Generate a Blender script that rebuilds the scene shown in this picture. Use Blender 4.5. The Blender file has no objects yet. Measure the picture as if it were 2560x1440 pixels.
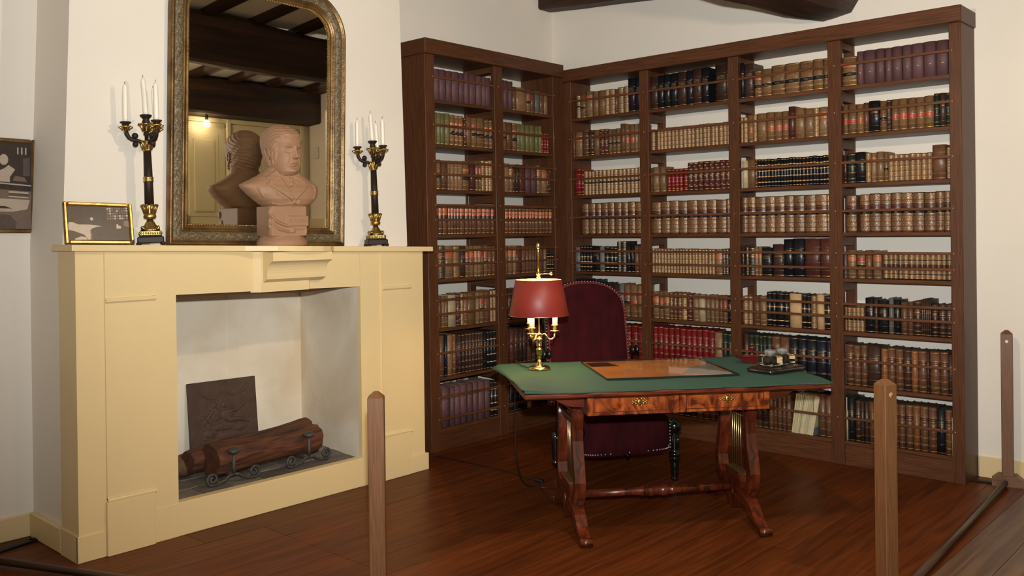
import bpy, math, random
from mathutils import Vector, Matrix, Euler
random.seed(7)
scene = bpy.context.scene
COL = scene.collection
PI = math.pi

def lin(v):
    v = v / 255.0
    return v / 12.92 if v <= 0.04045 else ((v + 0.055) / 1.055) ** 2.4
def rgb(r, g, b):
    return (lin(r), lin(g), lin(b), 1.0)

# ------------------------------------------------------------------ camera
F_PX, YAW, PITCH, ROLL, CY, CAM_H = 2250.2, math.radians(42.3964), math.radians(-0.2252), math.radians(-0.7005), 587.2, 1.55
fw0 = Vector((math.cos(YAW), math.sin(YAW), 0)); rt0 = Vector((math.sin(YAW), -math.cos(YAW), 0)); up0 = Vector((0, 0, 1))
FWD = fw0 * math.cos(PITCH) + up0 * math.sin(PITCH)
up1 = -fw0 * math.sin(PITCH) + up0 * math.cos(PITCH)
RGT = rt0 * math.cos(ROLL) + up1 * math.sin(ROLL)
UPV = -rt0 * math.sin(ROLL) + up1 * math.cos(ROLL)
cam_d = bpy.data.cameras.new('camera'); cam = bpy.data.objects.new('camera', cam_d); COL.objects.link(cam)
cam_d.sensor_width = 36.0; cam_d.lens = F_PX / 2560.0 * 36.0
cam_d.shift_y = (CY - 720.0) / 2560.0
cam_d.clip_start = 0.05; cam_d.clip_end = 60
cam.matrix_world = Matrix(((RGT.x, UPV.x, -FWD.x, 0), (RGT.y, UPV.y, -FWD.y, 0), (RGT.z, UPV.z, -FWD.z, CAM_H), (0, 0, 0, 1)))
scene.camera = cam

# ------------------------------------------------------------------ world, flash, exposure
w = bpy.data.worlds.new('world'); scene.world = w; w.use_nodes = True
w.node_tree.nodes['Background'].inputs[0].default_value = (1.0, 0.86, 0.70, 1)
w.node_tree.nodes['Background'].inputs[1].default_value = 0.25
fl = bpy.data.lights.new('camera_flash', 'SPOT'); fl.spot_size = math.radians(112); fl.spot_blend = 1.0; fl.shadow_soft_size = 0.03
fl.energy = 715; fl.color = (0.975, 1.0, 1.0)
flo = bpy.data.objects.new('camera_flash', fl); COL.objects.link(flo)
flo.location = Vector((0, 0, CAM_H)) + rt0 * 0.02 + Vector((0, 0, 0.19)) + fw0 * 0.03
FA = math.radians(35.0)                       # the flash head is swivelled towards the bookcases
flo.rotation_euler = Vector((-math.cos(FA), -math.sin(FA), -0.24)).to_track_quat('Z', 'Y').to_euler()
scene.view_settings.view_transform = 'Standard'; scene.view_settings.look = 'None'
scene.view_settings.gamma = 1.0; scene.view_settings.use_curve_mapping = False
scene.view_settings.exposure = 0.45

# ------------------------------------------------------------------ materials
MATS = {}
def nodes_of(m):
    m.use_nodes = True
    nt = m.node_tree
    return nt, nt.nodes['Principled BSDF']
def basic(name, col, rough=0.5, metal=0.0, var=0.0, scale=8.0, bump=0.0, bscale=40.0, coat=0.0, sheen=0.0,
          stretch=(1, 1, 1), col2=None, tone=True, spec=0.5, detail=4.0, dist=0.0, ramp=(0.3, 0.7)):
    if name in MATS: return MATS[name]
    m = bpy.data.materials.new(name); nt, bs = nodes_of(m); N = nt.nodes; L = nt.links
    bs.inputs['Roughness'].default_value = rough; bs.inputs['Metallic'].default_value = metal
    bs.inputs['Specular IOR Level'].default_value = spec
    if coat: bs.inputs['Coat Weight'].default_value = coat; bs.inputs['Coat Roughness'].default_value = 0.12
    if sheen:
        bs.inputs['Sheen Weight'].default_value = sheen; bs.inputs['Sheen Roughness'].default_value = 0.4
        bs.inputs['Sheen Tint'].default_value = col
    tc = N.new('ShaderNodeTexCoord'); mp = N.new('ShaderNodeMapping'); mp.inputs['Scale'].default_value = stretch
    L.new(tc.outputs['Object'], mp.inputs['Vector'])
    cur = None
    if var > 0 or col2 is not None:
        nz = N.new('ShaderNodeTexNoise'); nz.inputs['Scale'].default_value = scale; nz.inputs['Detail'].default_value = detail
        nz.inputs['Distortion'].default_value = dist
        L.new(mp.outputs[0], nz.inputs['Vector'])
        rp = N.new('ShaderNodeValToRGB'); rp.color_ramp.elements[0].position = ramp[0]; rp.color_ramp.elements[1].position = ramp[1]
        if col2 is None:
            col2 = tuple(max(0, c * (1 - var)) for c in col[:3]) + (1,)
        rp.color_ramp.elements[0].color = col2; rp.color_ramp.elements[1].color = col
        L.new(nz.outputs[0], rp.inputs[0]); cur = rp.outputs[0]
    if tone:
        at = N.new('ShaderNodeAttribute'); at.attribute_name = 'tone'
        mx = N.new('ShaderNodeMix'); mx.data_type = 'RGBA'; mx.blend_type = 'MULTIPLY'; mx.inputs[0].default_value = 1.0
        if cur: L.new(cur, mx.inputs[6])
        else: mx.inputs[6].default_value = col
        L.new(at.outputs['Color'], mx.inputs[7]); cur = mx.outputs[2]
    if cur: L.new(cur, bs.inputs['Base Color'])
    else: bs.inputs['Base Color'].default_value = col
    if bump > 0:
        nb = N.new('ShaderNodeTexNoise'); nb.inputs['Scale'].default_value = bscale; nb.inputs['Detail'].default_value = 5
        L.new(mp.outputs[0], nb.inputs['Vector'])
        bp = N.new('ShaderNodeBump'); bp.inputs['Strength'].default_value = bump; bp.inputs['Distance'].default_value = 0.01
        L.new(nb.outputs[0], bp.inputs['Height']); L.new(bp.outputs[0], bs.inputs['Normal'])
    MATS[name] = m
    return m
def wood(name, light, dark, axis, rough=0.42, fine=60.0, long=2.0, bump=0.12, coat=0.0, spec=0.4):
    st = {'x': (long, fine, fine), 'y': (fine, long, fine), 'z': (fine, fine, long)}[axis]
    return basic(name, light, rough, col2=dark, scale=1.0, detail=6.0, dist=0.6, stretch=st, bump=bump, bscale=1.6, coat=coat, ramp=(0.32, 0.68), spec=spec)
def speckle(name, colA, colB, scale, thr, roughA=0.5, roughB=0.3, metalB=1.0, bump=0.3):
    """two materials mixed by a fine noise: tooled gilding on leather, worn gilding on carved wood"""
    m = bpy.data.materials.new(name); nt, bs = nodes_of(m); N = nt.nodes; L = nt.links
    tc = N.new('ShaderNodeTexCoord')
    vz = N.new('ShaderNodeTexNoise'); vz.inputs['Scale'].default_value = scale; vz.inputs['Detail'].default_value = 3
    vz.inputs['Roughness'].default_value = 0.65
    L.new(tc.outputs['Object'], vz.inputs['Vector'])
    rp = N.new('ShaderNodeValToRGB'); rp.color_ramp.elements[0].position = thr - 0.05; rp.color_ramp.elements[1].position = thr + 0.05
    L.new(vz.outputs[0], rp.inputs[0])
    at = N.new('ShaderNodeAttribute'); at.attribute_name = 'tone'
    mc = N.new('ShaderNodeMix'); mc.data_type = 'RGBA'; mc.inputs[6].default_value = colA; mc.inputs[7].default_value = colB
    L.new(rp.outputs[0], mc.inputs[0])
    mx = N.new('ShaderNodeMix'); mx.data_type = 'RGBA'; mx.blend_type = 'MULTIPLY'; mx.inputs[0].default_value = 1.0
    L.new(mc.outputs[2], mx.inputs[6]); L.new(at.outputs['Color'], mx.inputs[7]); L.new(mx.outputs[2], bs.inputs['Base Color'])
    for inp, a, b in (('Metallic', 0.0, metalB), ('Roughness', roughA, roughB)):
        mr = N.new('ShaderNodeMapRange'); mr.inputs[3].default_value = a; mr.inputs[4].default_value = b
        L.new(rp.outputs[0], mr.inputs[0]); L.new(mr.outputs[0], bs.inputs[inp])
    bp = N.new('ShaderNodeBump'); bp.inputs['Strength'].default_value = bump; bp.inputs['Distance'].default_value = 0.004
    L.new(vz.outputs[0], bp.inputs['Height']); L.new(bp.outputs[0], bs.inputs['Normal'])
    MATS[name] = m
    return m

basic('plaster', rgb(235, 226, 212), 0.85, var=0.05, scale=1.3, bump=0.10, bscale=14)
basic('ceiling_white', rgb(232, 228, 216), 0.9, var=0.05, scale=2, bump=0.1, bscale=10)
basic('cream_paint', rgb(228, 203, 152), 0.45, var=0.05, scale=1.2, bump=0.05, bscale=9)
basic('door_paint', rgb(218, 206, 164), 0.5, var=0.06, scale=2, bump=0.04, bscale=10)
basic('firebox_plaster', rgb(243, 234, 215), 0.85, col2=rgb(222, 204, 176), scale=2.2, bump=0.12, bscale=9, ramp=(0.30, 0.62), dist=0.5)
basic('soffit_wood', rgb(92, 60, 34), 0.7, var=0.3, scale=6)
basic('hearth_tile', rgb(126, 117, 108), 0.7, var=0.35, scale=9, bump=0.35, bscale=30)
basic('mortar', rgb(92, 86, 78), 0.9, var=0.2, scale=20, bump=0.3)
wood('floor_x', rgb(108, 53, 20), rgb(76, 35, 13), 'x', rough=0.40, fine=34, long=2.2, bump=0.05, coat=0.02, spec=0.13)
wood('floor_worn_x', rgb(116, 86, 64), rgb(80, 55, 39), 'x', rough=0.42, fine=26, long=1.4, bump=0.12)
basic('floor_gap', rgb(24, 12, 6), 0.9)
for ax in 'xyz':
    wood('oak_' + ax, rgb(98, 59, 35), rgb(68, 38, 21), ax, rough=0.45, fine=150, long=5, bump=0.06, coat=0.03, spec=0.28)
    wood('beam_' + ax, rgb(72, 46, 32), rgb(34, 20, 13), ax, rough=0.6, fine=14, long=1.2, bump=0.5)
    wood('post_' + ax, rgb(118, 79, 48), rgb(94, 60, 34), ax, rough=0.42, fine=190, long=6, bump=0.06, coat=0.05)
    basic('mahogany_' + ax, rgb(108, 45, 21), 0.24, col2=rgb(42, 13, 7), scale=1.0, detail=5, dist=1.2,
          stretch={'x': (4, 26, 26), 'y': (26, 4, 26), 'z': (26, 26, 5)}[ax], coat=0.2, ramp=(0.3, 0.72))
basic('flame_mahogany', rgb(176, 86, 30), 0.24, col2=rgb(74, 25, 9), scale=7.0, detail=6, dist=2.2, stretch=(1.6, 1, 1.0), coat=0.5, ramp=(0.36, 0.66))
wood('rail_dark_x', rgb(86, 62, 50), rgb(54, 36, 28), 'x', rough=0.35, fine=40, long=2, bump=0.05)
basic('iron_black', rgb(26, 25, 25), 0.5, metal=0.3, var=0.3, scale=30)
basic('iron_grey', rgb(92, 88, 84), 0.6, metal=0.5, var=0.5, scale=40, bump=0.5, bscale=90)
basic('iron_rust', rgb(84, 62, 52), 0.62, metal=0.1, var=0.35, scale=14, bump=0.35, bscale=60, tone=False)
basic('bark', rgb(112, 64, 38), 0.75, col2=rgb(46, 25, 16), scale=1.0, stretch=(5, 30, 30), bump=0.9, bscale=1.3, ramp=(0.32, 0.7), dist=0.8)
basic('bark_pale', rgb(120, 92, 66), 0.8, col2=rgb(62, 46, 34), scale=12, bump=0.8, bscale=24)
basic('log_end', rgb(92, 50, 30), 0.8, var=0.5, scale=18, bump=0.4)
basic('terracotta', rgb(156, 117, 87), 0.62, var=0.12, scale=5, bump=0.08, bscale=70, tone=False)
basic('gilt', (0.62, 0.40, 0.13, 1), 0.30, metal=1.0, var=0.35, scale=20, bump=0.15, bscale=60)
basic('gilt_bright', (0.54, 0.37, 0.12, 1), 0.36, metal=1.0, var=0.3, scale=30, bump=0.25, bscale=120)
basic('gilt_worn', rgb(134, 106, 64), 0.38, metal=0.6, col2=rgb(84, 60, 35), scale=9, bump=0.2, bscale=60)
speckle('ornament_gilt', rgb(92, 78, 58), rgb(146, 124, 84), 160, 0.54, 0.55, 0.42, 0.4, 0.5)
basic('bronze_dark', rgb(46, 33, 27), 0.5, metal=0.0, var=0.25, scale=20, spec=0.25)
basic('brass', (0.78, 0.52, 0.20, 1), 0.18, metal=1.0, var=0.1, scale=10)
basic('brass_dull', (0.55, 0.42, 0.24, 1), 0.3, metal=1.0)
basic('wax_white', rgb(240, 232, 216), 0.4, tone=False)
basic('wick', rgb(40, 34, 30), 0.9)
basic('shade_red', rgb(128, 38, 28), 0.48, var=0.05, scale=4)
basic('shade_inside', rgb(250, 240, 215), 0.6)
basic('sleeve_cream', rgb(248, 232, 190), 0.5)
basic('baize', rgb(38, 74, 60), 0.95, var=0.12, scale=60, bump=0.2, bscale=500, sheen=0.25, tone=False)
basic('velvet', rgb(58, 10, 15), 0.92, col2=rgb(40, 5, 10), scale=18, bump=0.25, bscale=160, sheen=0.12, spec=0.15, tone=False, stretch=(1, 1, 0.35))
basic('velvet_trim', rgb(96, 14, 28), 0.8, sheen=0.15, tone=False)
basic('ebony', rgb(14, 13, 13), 0.18, coat=0.5)
basic('nail_pale', rgb(196, 176, 158), 0.35, metal=0.6)
basic('cord_black', rgb(18, 18, 18), 0.45)
basic('leather_pad', rgb(222, 150, 88), 0.3, col2=rgb(204, 128, 70), scale=5, coat=0.6, tone=False)
basic('leather_pad_dark', rgb(58, 44, 40), 0.22, coat=0.6)
basic('pad_grey', rgb(128, 128, 118), 0.25, coat=0.5, var=0.1, scale=10)
basic('inkstand_dark', rgb(30, 22, 20), 0.16, coat=0.6, var=0.3, scale=14)
basic('red_lacquer', rgb(76, 16, 13), 0.2, coat=0.5)
basic('plastic_white', rgb(222, 220, 212), 0.4)
basic('peg_pale', rgb(178, 140, 100), 0.5)
basic('plug_wood', rgb(170, 128, 86), 0.5, var=0.2, scale=60)
basic('photo_brown', rgb(58, 42, 36), 0.35, var=0.35, scale=30, tone=False)
basic('photo_mid', rgb(118, 98, 84), 0.35, var=0.15, scale=60)
basic('photo_light', rgb(186, 168, 148), 0.35, var=0.1, scale=80)
basic('photo_grey', rgb(92, 76, 68), 0.35, var=0.2, scale=60)
# book bindings
def leather(n, r, g, b, rough=0.38, var=0.35, scale=38):
    basic(n, rgb(r, g, b), rough, var=var, scale=scale, bump=0.08, bscale=160)
leather('b_purple', 94, 63, 65, 0.62, 0.10, 90); leather('b_tan', 138, 106, 75); leather('b_calf', 132, 97, 64, 0.4, 0.42, 60)
leather('b_brown', 110, 74, 52); leather('b_dark', 66, 44, 36); leather('b_black', 30, 30, 34, 0.32); leather('b_navy', 31, 34, 42, 0.34)
leather('b_red', 116, 28, 30, 0.32, 0.2); leather('b_maroon', 92, 50, 42); leather('b_olive', 112, 106, 66, 0.45, 0.25)
leather('b_green', 38, 48, 40); leather('b_amber', 140, 88, 50); leather('b_vellum', 186, 166, 132, 0.5, 0.2); leather('b_paper', 196, 158, 112, 0.8, 0.2, 90)
leather('b_mag', 196, 184, 146, 0.7, 0.15, 90); leather('b_grey', 112, 108, 104, 0.5, 0.3); leather('b_board', 96, 112, 120, 0.7, 0.1)
basic('pages_dark', rgb(66, 60, 54), 0.85, col2=rgb(44, 40, 38), scale=1, stretch=(160, 8, 8)); basic('pages_pale', rgb(176, 150, 120), 0.85, col2=rgb(140, 116, 92), scale=1, stretch=(160, 8, 8))
basic('l_orange', rgb(186, 92, 52), 0.45, var=0.15, scale=50); basic('l_red', rgb(172, 54, 40), 0.45, var=0.15, scale=50)
basic('l_black', rgb(20, 20, 24), 0.6, spec=0.2); basic('l_dark', rgb(70, 34, 26), 0.42)
basic('gold_leaf', rgb(196, 160, 104), 0.42, metal=0.55, tone=False)
speckle('t_tan', rgb(122, 88, 57), rgb(186, 154, 104), 230, 0.56, 0.42, 0.42, 0.5)
speckle('t_brown', rgb(98, 63, 42), rgb(182, 148, 100), 190, 0.56, 0.38, 0.40, 0.5)
speckle('t_dark', rgb(36, 32, 32), rgb(190, 156, 104), 200, 0.60, 0.4, 0.40, 0.5)
# glass
def glass_mat(name, col=(1, 1, 1, 1), rough=0.02):
    m = bpy.data.materials.new(name); nt, bs = nodes_of(m)
    bs.inputs['Base Color'].default_value = col; bs.inputs['Roughness'].default_value = rough
    bs.inputs['Transmission Weight'].default_value = 1.0; bs.inputs['IOR'].default_value = 1.48
    MATS[name] = m
glass_mat('crystal')
def thin_glass(name, tint, ior):
    m = bpy.data.materials.new(name); m.use_nodes = True; nt = m.node_tree; nt.nodes.clear()
    out = nt.nodes.new('ShaderNodeOutputMaterial'); mx = nt.nodes.new('ShaderNodeMixShader'); tr = nt.nodes.new('ShaderNodeBsdfTransparent'); gl = nt.nodes.new('ShaderNodeBsdfGlossy'); fr = nt.nodes.new('ShaderNodeLayerWeight'); fr.inputs[0].default_value = 0.5
    tr.inputs[0].default_value = tint; gl.inputs['Roughness'].default_value = 0.02
    pw = nt.nodes.new('ShaderNodeMath'); pw.operation = 'POWER'; pw.inputs[1].default_value = ior; nt.links.new(fr.outputs['Facing'], pw.inputs[0])
    ml = nt.nodes.new('ShaderNodeMath'); ml.operation = 'MULTIPLY_ADD'; ml.inputs[1].default_value = 0.6; ml.inputs[2].default_value = 0.05; nt.links.new(pw.outputs[0], ml.inputs[0])
    nt.links.new(ml.outputs[0], mx.inputs[0]); nt.links.new(tr.outputs[0], mx.inputs[1]); nt.links.new(gl.outputs[0], mx.inputs[2]); nt.links.new(mx.outputs[0], out.inputs[0])
    MATS[name] = m
thin_glass('sheet_glass', (0.98, 0.99, 0.98, 1), 5.0)
thin_glass('block_glass', (0.84, 0.87, 0.85, 1), 1.6)
m = bpy.data.materials.new('frosted_glass'); nt, bs = nodes_of(m); bs.inputs['Base Color'].default_value = (0.62, 0.65, 0.64, 1); bs.inputs['Roughness'].default_value = 0.05; bs.inputs['Transmission Weight'].default_value = 0.80; bs.inputs['Coat Weight'].default_value = 0.6; MATS['frosted_glass'] = m
basic('glass_edge', rgb(24, 34, 30), 0.2)
m = bpy.data.materials.new('mirror_silver'); nt, bs = nodes_of(m)
bs.inputs['Base Color'].default_value = (0.72, 0.70, 0.62, 1); bs.inputs['Metallic'].default_value = 1.0; bs.inputs['Roughness'].default_value = 0.015
MATS['mirror_silver'] = m
def emit_mat(name, col, strength):
    m = bpy.data.materials.new(name); nt, bs = nodes_of(m)
    bs.inputs['Base Color'].default_value = col; bs.inputs['Emission Color'].default_value = col; bs.inputs['Emission Strength'].default_value = strength
    MATS[name] = m
emit_mat('bulb_glow', (1.0, 0.70, 0.36, 1), 190.0)

# ------------------------------------------------------------------ mesh helpers
class MB:
    def __init__(self):
        self.v = []; self.f = []; self.m = []; self.s = []; self.t = []; self.mats = []; self.tone = 1.0; self.X = None
    def mi(self, mat):
        if mat not in self.mats: self.mats.append(mat)
        return self.mats.index(mat)
    def add(self, vs, fs, mat, smooth=False, M=None):
        o = len(self.v)
        for p in vs:
            p = Vector(p)
            if M is not None: p = M @ p
            if self.X is not None: p = self.X @ p
            self.v.append((p.x, p.y, p.z))
        k = self.mi(mat)
        for f in fs:
            self.f.append(tuple(i + o for i in f)); self.m.append(k); self.s.append(smooth); self.t.append(self.tone)
        return self
    def box(self, x0, x1, y0, y1, z0, z1, mat, b=0.0, M=None):
        if b <= 0:
            vs = [(x, y, z) for z in (z0, z1) for y in (y0, y1) for x in (x0, x1)]
            fs = [(0, 2, 3, 1), (4, 5, 7, 6), (0, 1, 5, 4), (2, 6, 7, 3), (0, 4, 6, 2), (1, 3, 7, 5)]
            return self.add(vs, fs, mat, M=M)
        X = (x0, x1); Y = (y0, y1); Z = (z0, z1); sg = (1, -1)
        vs = []; idx = {}
        for i in (0, 1):
            for j in (0, 1):
                for k in (0, 1):
                    for a in (0, 1, 2):
                        p = [X[i] + sg[i] * b, Y[j] + sg[j] * b, Z[k] + sg[k] * b]
                        p[a] = (X[i], Y[j], Z[k])[a]
                        idx[(i, j, k, a)] = len(vs); vs.append(tuple(p))
        fs = []
        for a in (0, 1, 2):
            for e in (0, 1):
                q = []
                for (s_, t_) in ((0, 0), (1, 0), (1, 1), (0, 1)):
                    c = [0, 0, 0]; c[a] = e; c[(a + 1) % 3] = s_; c[(a + 2) % 3] = t_
                    q.append(idx[(c[0], c[1], c[2], a)])
                fs.append(tuple(q if e else q[::-1]))
        for a in (0, 1, 2):
            a1, a2 = (a + 1) % 3, (a + 2) % 3
            for e1 in (0, 1):
                for e2 in (0, 1):
                    def ky(ea, ax):
                        c = [0, 0, 0]; c[a] = ea; c[a1] = e1; c[a2] = e2
                        return idx[(c[0], c[1], c[2], ax)]
                    fs.append((ky(0, a1), ky(1, a1), ky(1, a2), ky(0, a2)))
        for i in (0, 1):
            for j in (0, 1):
                for k in (0, 1):
                    fs.append((idx[(i, j, k, 0)], idx[(i, j, k, 1)], idx[(i, j, k, 2)]))
        return self.add(vs, fs, mat, M=M)
    def prism(self, poly, axis, a0, a1, mat, M=None, smooth=False):
        """extrude a 2D polygon; axis 'x': poly=(y,z), 'y': poly=(x,z), 'z': poly=(x,y)"""
        n = len(poly); vs = []
        for a in (a0, a1):
            for p, q in poly:
                vs.append({'x': (a, p, q), 'y': (p, a, q), 'z': (p, q, a)}[axis])
        self.add(vs, [tuple(range(n))[::-1], tuple(range(n, 2 * n))], mat, M=M)
        o = len(self.v) - 2 * n; k = self.mi(mat)
        for i in range(n):
            j = (i + 1) % n
            self.f.append((o + i, o + j, o + n + j, o + n + i)); self.m.append(k); self.s.append(smooth); self.t.append(self.tone)
        return self
    def lathe(self, prof, mat, seg=24, c=(0, 0, 0), M=None, smooth=True, sx=1.0, sy=1.0):
        vs = []; fs = []
        for r, z in prof:
            for i in range(seg):
                a = 2 * PI * i / seg
                vs.append((c[0] + r * sx * math.cos(a), c[1] + r * sy * math.sin(a), c[2] + z))
        n = len(prof)
        for k in range(n - 1):
            for i in range(seg):
                j = (i + 1) % seg
                fs.append((k * seg + i, k * seg + j, (k + 1) * seg + j, (k + 1) * seg + i))
        if prof[0][0] > 1e-5: fs.append(tuple(range(seg))[::-1])
        if prof[-1][0] > 1e-5: fs.append(tuple(range((n - 1) * seg, n * seg)))
        return self.add(vs, fs, mat, smooth, M)
    def tube(self, pts, rad, mat, seg=8, M=None, smooth=True, flat=1.0):
        pts = [Vector(p) for p in pts]; n = len(pts)
        if not hasattr(rad, '__len__'): rad = [rad] * n
        vs = []; fs = []
        t0 = (pts[1] - pts[0]).normalized()
        nrm = t0.orthogonal().normalized()
        for i, p in enumerate(pts):
            t = (pts[min(i + 1, n - 1)] - pts[max(i - 1, 0)])
            t = t.normalized() if t.length > 1e-9 else t0
            nrm = (nrm - t * nrm.dot(t))
            nrm = nrm.normalized() if nrm.length > 1e-6 else t.orthogonal().normalized()
            bn = t.cross(nrm)
            for k in range(seg):
                a = 2 * PI * k / seg
                vs.append(p + (nrm * math.cos(a) + bn * math.sin(a) * flat) * rad[i])
        for i in range(n - 1):
            for k in range(seg):
                l = (k + 1) % seg
                fs.append((i * seg + k, i * seg + l, (i + 1) * seg + l, (i + 1) * seg + k))
        fs.append(tuple(range(seg))[::-1]); fs.append(tuple(range((n - 1) * seg, n * seg)))
        return self.add(vs, fs, mat, smooth, M)
    def ball(self, c, r, mat, seg=14, rings=9, M=None):
        if not hasattr(r, '__len__'): r = (r, r, r)
        vs = [(c[0], c[1], c[2] - r[2])]; fs = []
        for i in range(1, rings):
            ph = -PI / 2 + PI * i / rings
            for k in range(seg):
                a = 2 * PI * k / seg
                vs.append((c[0] + r[0] * math.cos(ph) * math.cos(a), c[1] + r[1] * math.cos(ph) * math.sin(a), c[2] + r[2] * math.sin(ph)))
        vs.append((c[0], c[1], c[2] + r[2])); top = len(vs) - 1
        for k in range(seg):
            l = (k + 1) % seg
            fs.append((0, 1 + l, 1 + k)); fs.append((top, 1 + (rings - 2) * seg + k, 1 + (rings - 2) * seg + l))
        for i in range(rings - 2):
            for k in range(seg):
                l = (k + 1) % seg
                a = 1 + i * seg
                fs.append((a + k, a + l, a + seg + l, a + seg + k))
        return self.add(vs, fs, mat, True, M)
    def loft(self, rings, mat, smooth=True, closed=True, caps=True, M=None):
        n = len(rings[0]); vs = [p for r in rings for p in r]; fs = []
        for i in range(len(rings) - 1):
            for k in range(n if closed else n - 1):
                l = (k + 1) % n
                fs.append((i * n + k, i * n + l, (i + 1) * n + l, (i + 1) * n + k))
        if caps:
            fs.append(tuple(range(n))[::-1]); fs.append(tuple(range((len(rings) - 1) * n, len(rings) * n)))
        return self.add(vs, fs, mat, smooth, M)
    def mesh(self, name):
        me = bpy.data.meshes.new(name); me.from_pydata(self.v, [], self.f)
        for mt in self.mats: me.materials.append(MATS[mt])
        me.polygons.foreach_set('material_index', self.m); me.polygons.foreach_set('use_smooth', self.s)
        at = me.attributes.new('tone', 'FLOAT_COLOR', 'FACE')
        at.data.foreach_set('color', [c for t in self.t for c in (t, t, t, 1.0)])
        me.update()
        return me
    def build(self, name, parent=None, loc=None):
        o = bpy.data.objects.new(name, self.mesh(name)); COL.objects.link(o)
        if parent is not None: o.parent = parent
        if loc is not None: o.location = loc
        return o
def tag(o, label=None, cat=None, group=None, kind=None):
    if label: o['label'] = label
    if cat: o['category'] = cat
    if group: o['group'] = group
    if kind: o['kind'] = kind
    return o
def thing(name, loc, label, cat, rz=0.0, group=None):
    e = bpy.data.objects.new(name, None); COL.objects.link(e); e.location = loc; e.rotation_euler = (0, 0, rz); e.empty_display_size = 0.05
    return tag(e, label, cat, group)
def copy_tree(o, parent=None):
    c = o.copy(); COL.objects.link(c); c.parent = parent
    for ch in list(o.children): copy_tree(ch, c)
    return c
def struct(mb, name, parent=None):
    o = mb.build(name, parent)
    if parent is None: o['kind'] = 'structure'
    return o
def remesh(o, voxel, smooth_it=2):
    md = o.modifiers.new('fuse', 'REMESH'); md.mode = 'VOXEL'; md.voxel_size = voxel; md.use_smooth_shade = True
    if smooth_it:
        sm = o.modifiers.new('soften', 'SMOOTH'); sm.factor = 0.5; sm.iterations = smooth_it
def arcpts(cx, cy, r, a0, a1, n):
    return [(cx + r * math.cos(math.radians(a0 + (a1 - a0) * i / n)), cy + r * math.sin(math.radians(a0 + (a1 - a0) * i / n))) for i in range(n + 1)]
# ================================================================== room shell
YB_, XW, ZC = 5.02, 6.05, 3.53          # wall behind chimney and left bookcase, right wall, ceiling
XL, YR = -1.8, -1.6
fl_root = struct(MB().box(XL, XW, YR, YB_, -0.10, -0.018, 'floor_gap'), 'floor')
rw = 0.205; y = YB_; r = 0
while y > YR:
    y0 = max(YR, y - rw)
    x = XL; worn = y < 1.42
    joints = []
    if 2.9 < y < 4.3: joints = [0.4, 2.62, 5.0]
    else:
        x = XL + random.uniform(0.4, 2.4)
        while x < XW - 0.7:
            joints.append(x); x += random.uniform(1.9, 2.9)
    xs = [XL] + joints + [XW]
    for a, b_ in zip(xs[:-1], xs[1:]):
        m_ = MB(); m_.tone = random.uniform(0.80, 1.16)
        m_.box(a + 0.0008, b_ - 0.0008, y0 + 0.0009, y - 0.0009, -0.018, random.uniform(-0.0006, 0.0004), 'floor_worn_x' if worn else 'floor_x', 0.0012)
        m_.build('floor_board', fl_root)
    y = y0; r += 1
wb = MB().box(XL - 0.1, 2.14, YB_, YB_ + 0.25, -0.1, ZC + 0.1, 'plaster').box(3.66, XW + 0.1, YB_, YB_ + 0.25, -0.1, ZC + 0.1, 'plaster').box(2.14, 3.66, YB_, YB_ + 0.25, 1.46, ZC + 0.1, 'plaster')
struct(wb, 'wall_back')
struct(MB().box(XW, XW + 0.12, 0.4, YB_, -0.1, ZC + 0.1, 'plaster'), 'wall_right')
struct(MB().box(XL - 0.12, XL, YR - 0.1, YB_, -0.1, ZC + 0.1, 'plaster'), 'wall_left')
struct(MB().box(XL, 3.95, YR - 0.12, YR, -0.1, ZC + 0.1, 'plaster'), 'wall_rear')
wf = MB().box(3.95, XW, 0.38, 0.5, -0.1, ZC + 0.1, 'plaster').box(3.95, 4.05, YR - 0.1, 0.38, -0.1, ZC + 0.1, 'plaster')
struct(wf, 'wall_front')
CS = 0.078                                  # the old ceiling slopes down towards the door side
def zc_(yy): return ZC - CS * (YB_ - yy)
ce = MB(); ce.add([(x, yy, zc_(yy) + dz) for dz in (0, 0.1) for yy in (YR - 0.1, YB_ + 0.1) for x in (XL - 0.1, XW + 0.1)],
                  [(0, 2, 3, 1), (4, 5, 7, 6), (0, 1, 5, 4), (2, 6, 7, 3), (0, 4, 6, 2), (1, 3, 7, 5)], 'ceiling_white')
struct(ce, 'ceiling')
# chimney breast, leaning in towards the top, with the fireplace niche left open
cb = MB()
def xl(z): return 1.772 + 0.041 * (z - 1.53)
def xr(z): return 3.992 - 0.026 * (z - 1.47)
cb.add([(xl(1.46), 4.6, 1.46), (xr(1.46), 4.6, 1.46), (xr(ZC), 4.6, ZC), (xl(ZC), 4.6, ZC),
        (xl(1.46), YB_, 1.46), (xr(1.46), YB_, 1.46), (xr(ZC), YB_, ZC), (xl(ZC), YB_, ZC)],
       [(0, 1, 2, 3), (0, 3, 7, 4), (1, 5, 6, 2), (0, 4, 5, 1)], 'plaster')
cb.box(1.77, 2.18, 4.6, YB_, 0, 1.46, 'plaster').box(3.60, 3.985, 4.6, YB_, 0, 1.46, 'plaster')
struct(cb, 'wall_chimney')
# skirting boards
def skirting(name, x0, x1, y0, y1, h):
    m_ = MB().box(x0, x1, y0, y1, 0, h, 'cream_paint', 0.004)
    return struct(m_, name)
skirting('baseboard_back', XL, 1.77, YB_ - 0.02, YB_, 0.118)
skirting('baseboard_chimney', 1.742, 1.77, 4.602, YB_ - 0.02, 0.125)
skirting('baseboard_right', XW - 0.018, XW, 0.5, 1.628, 0.128)

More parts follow.
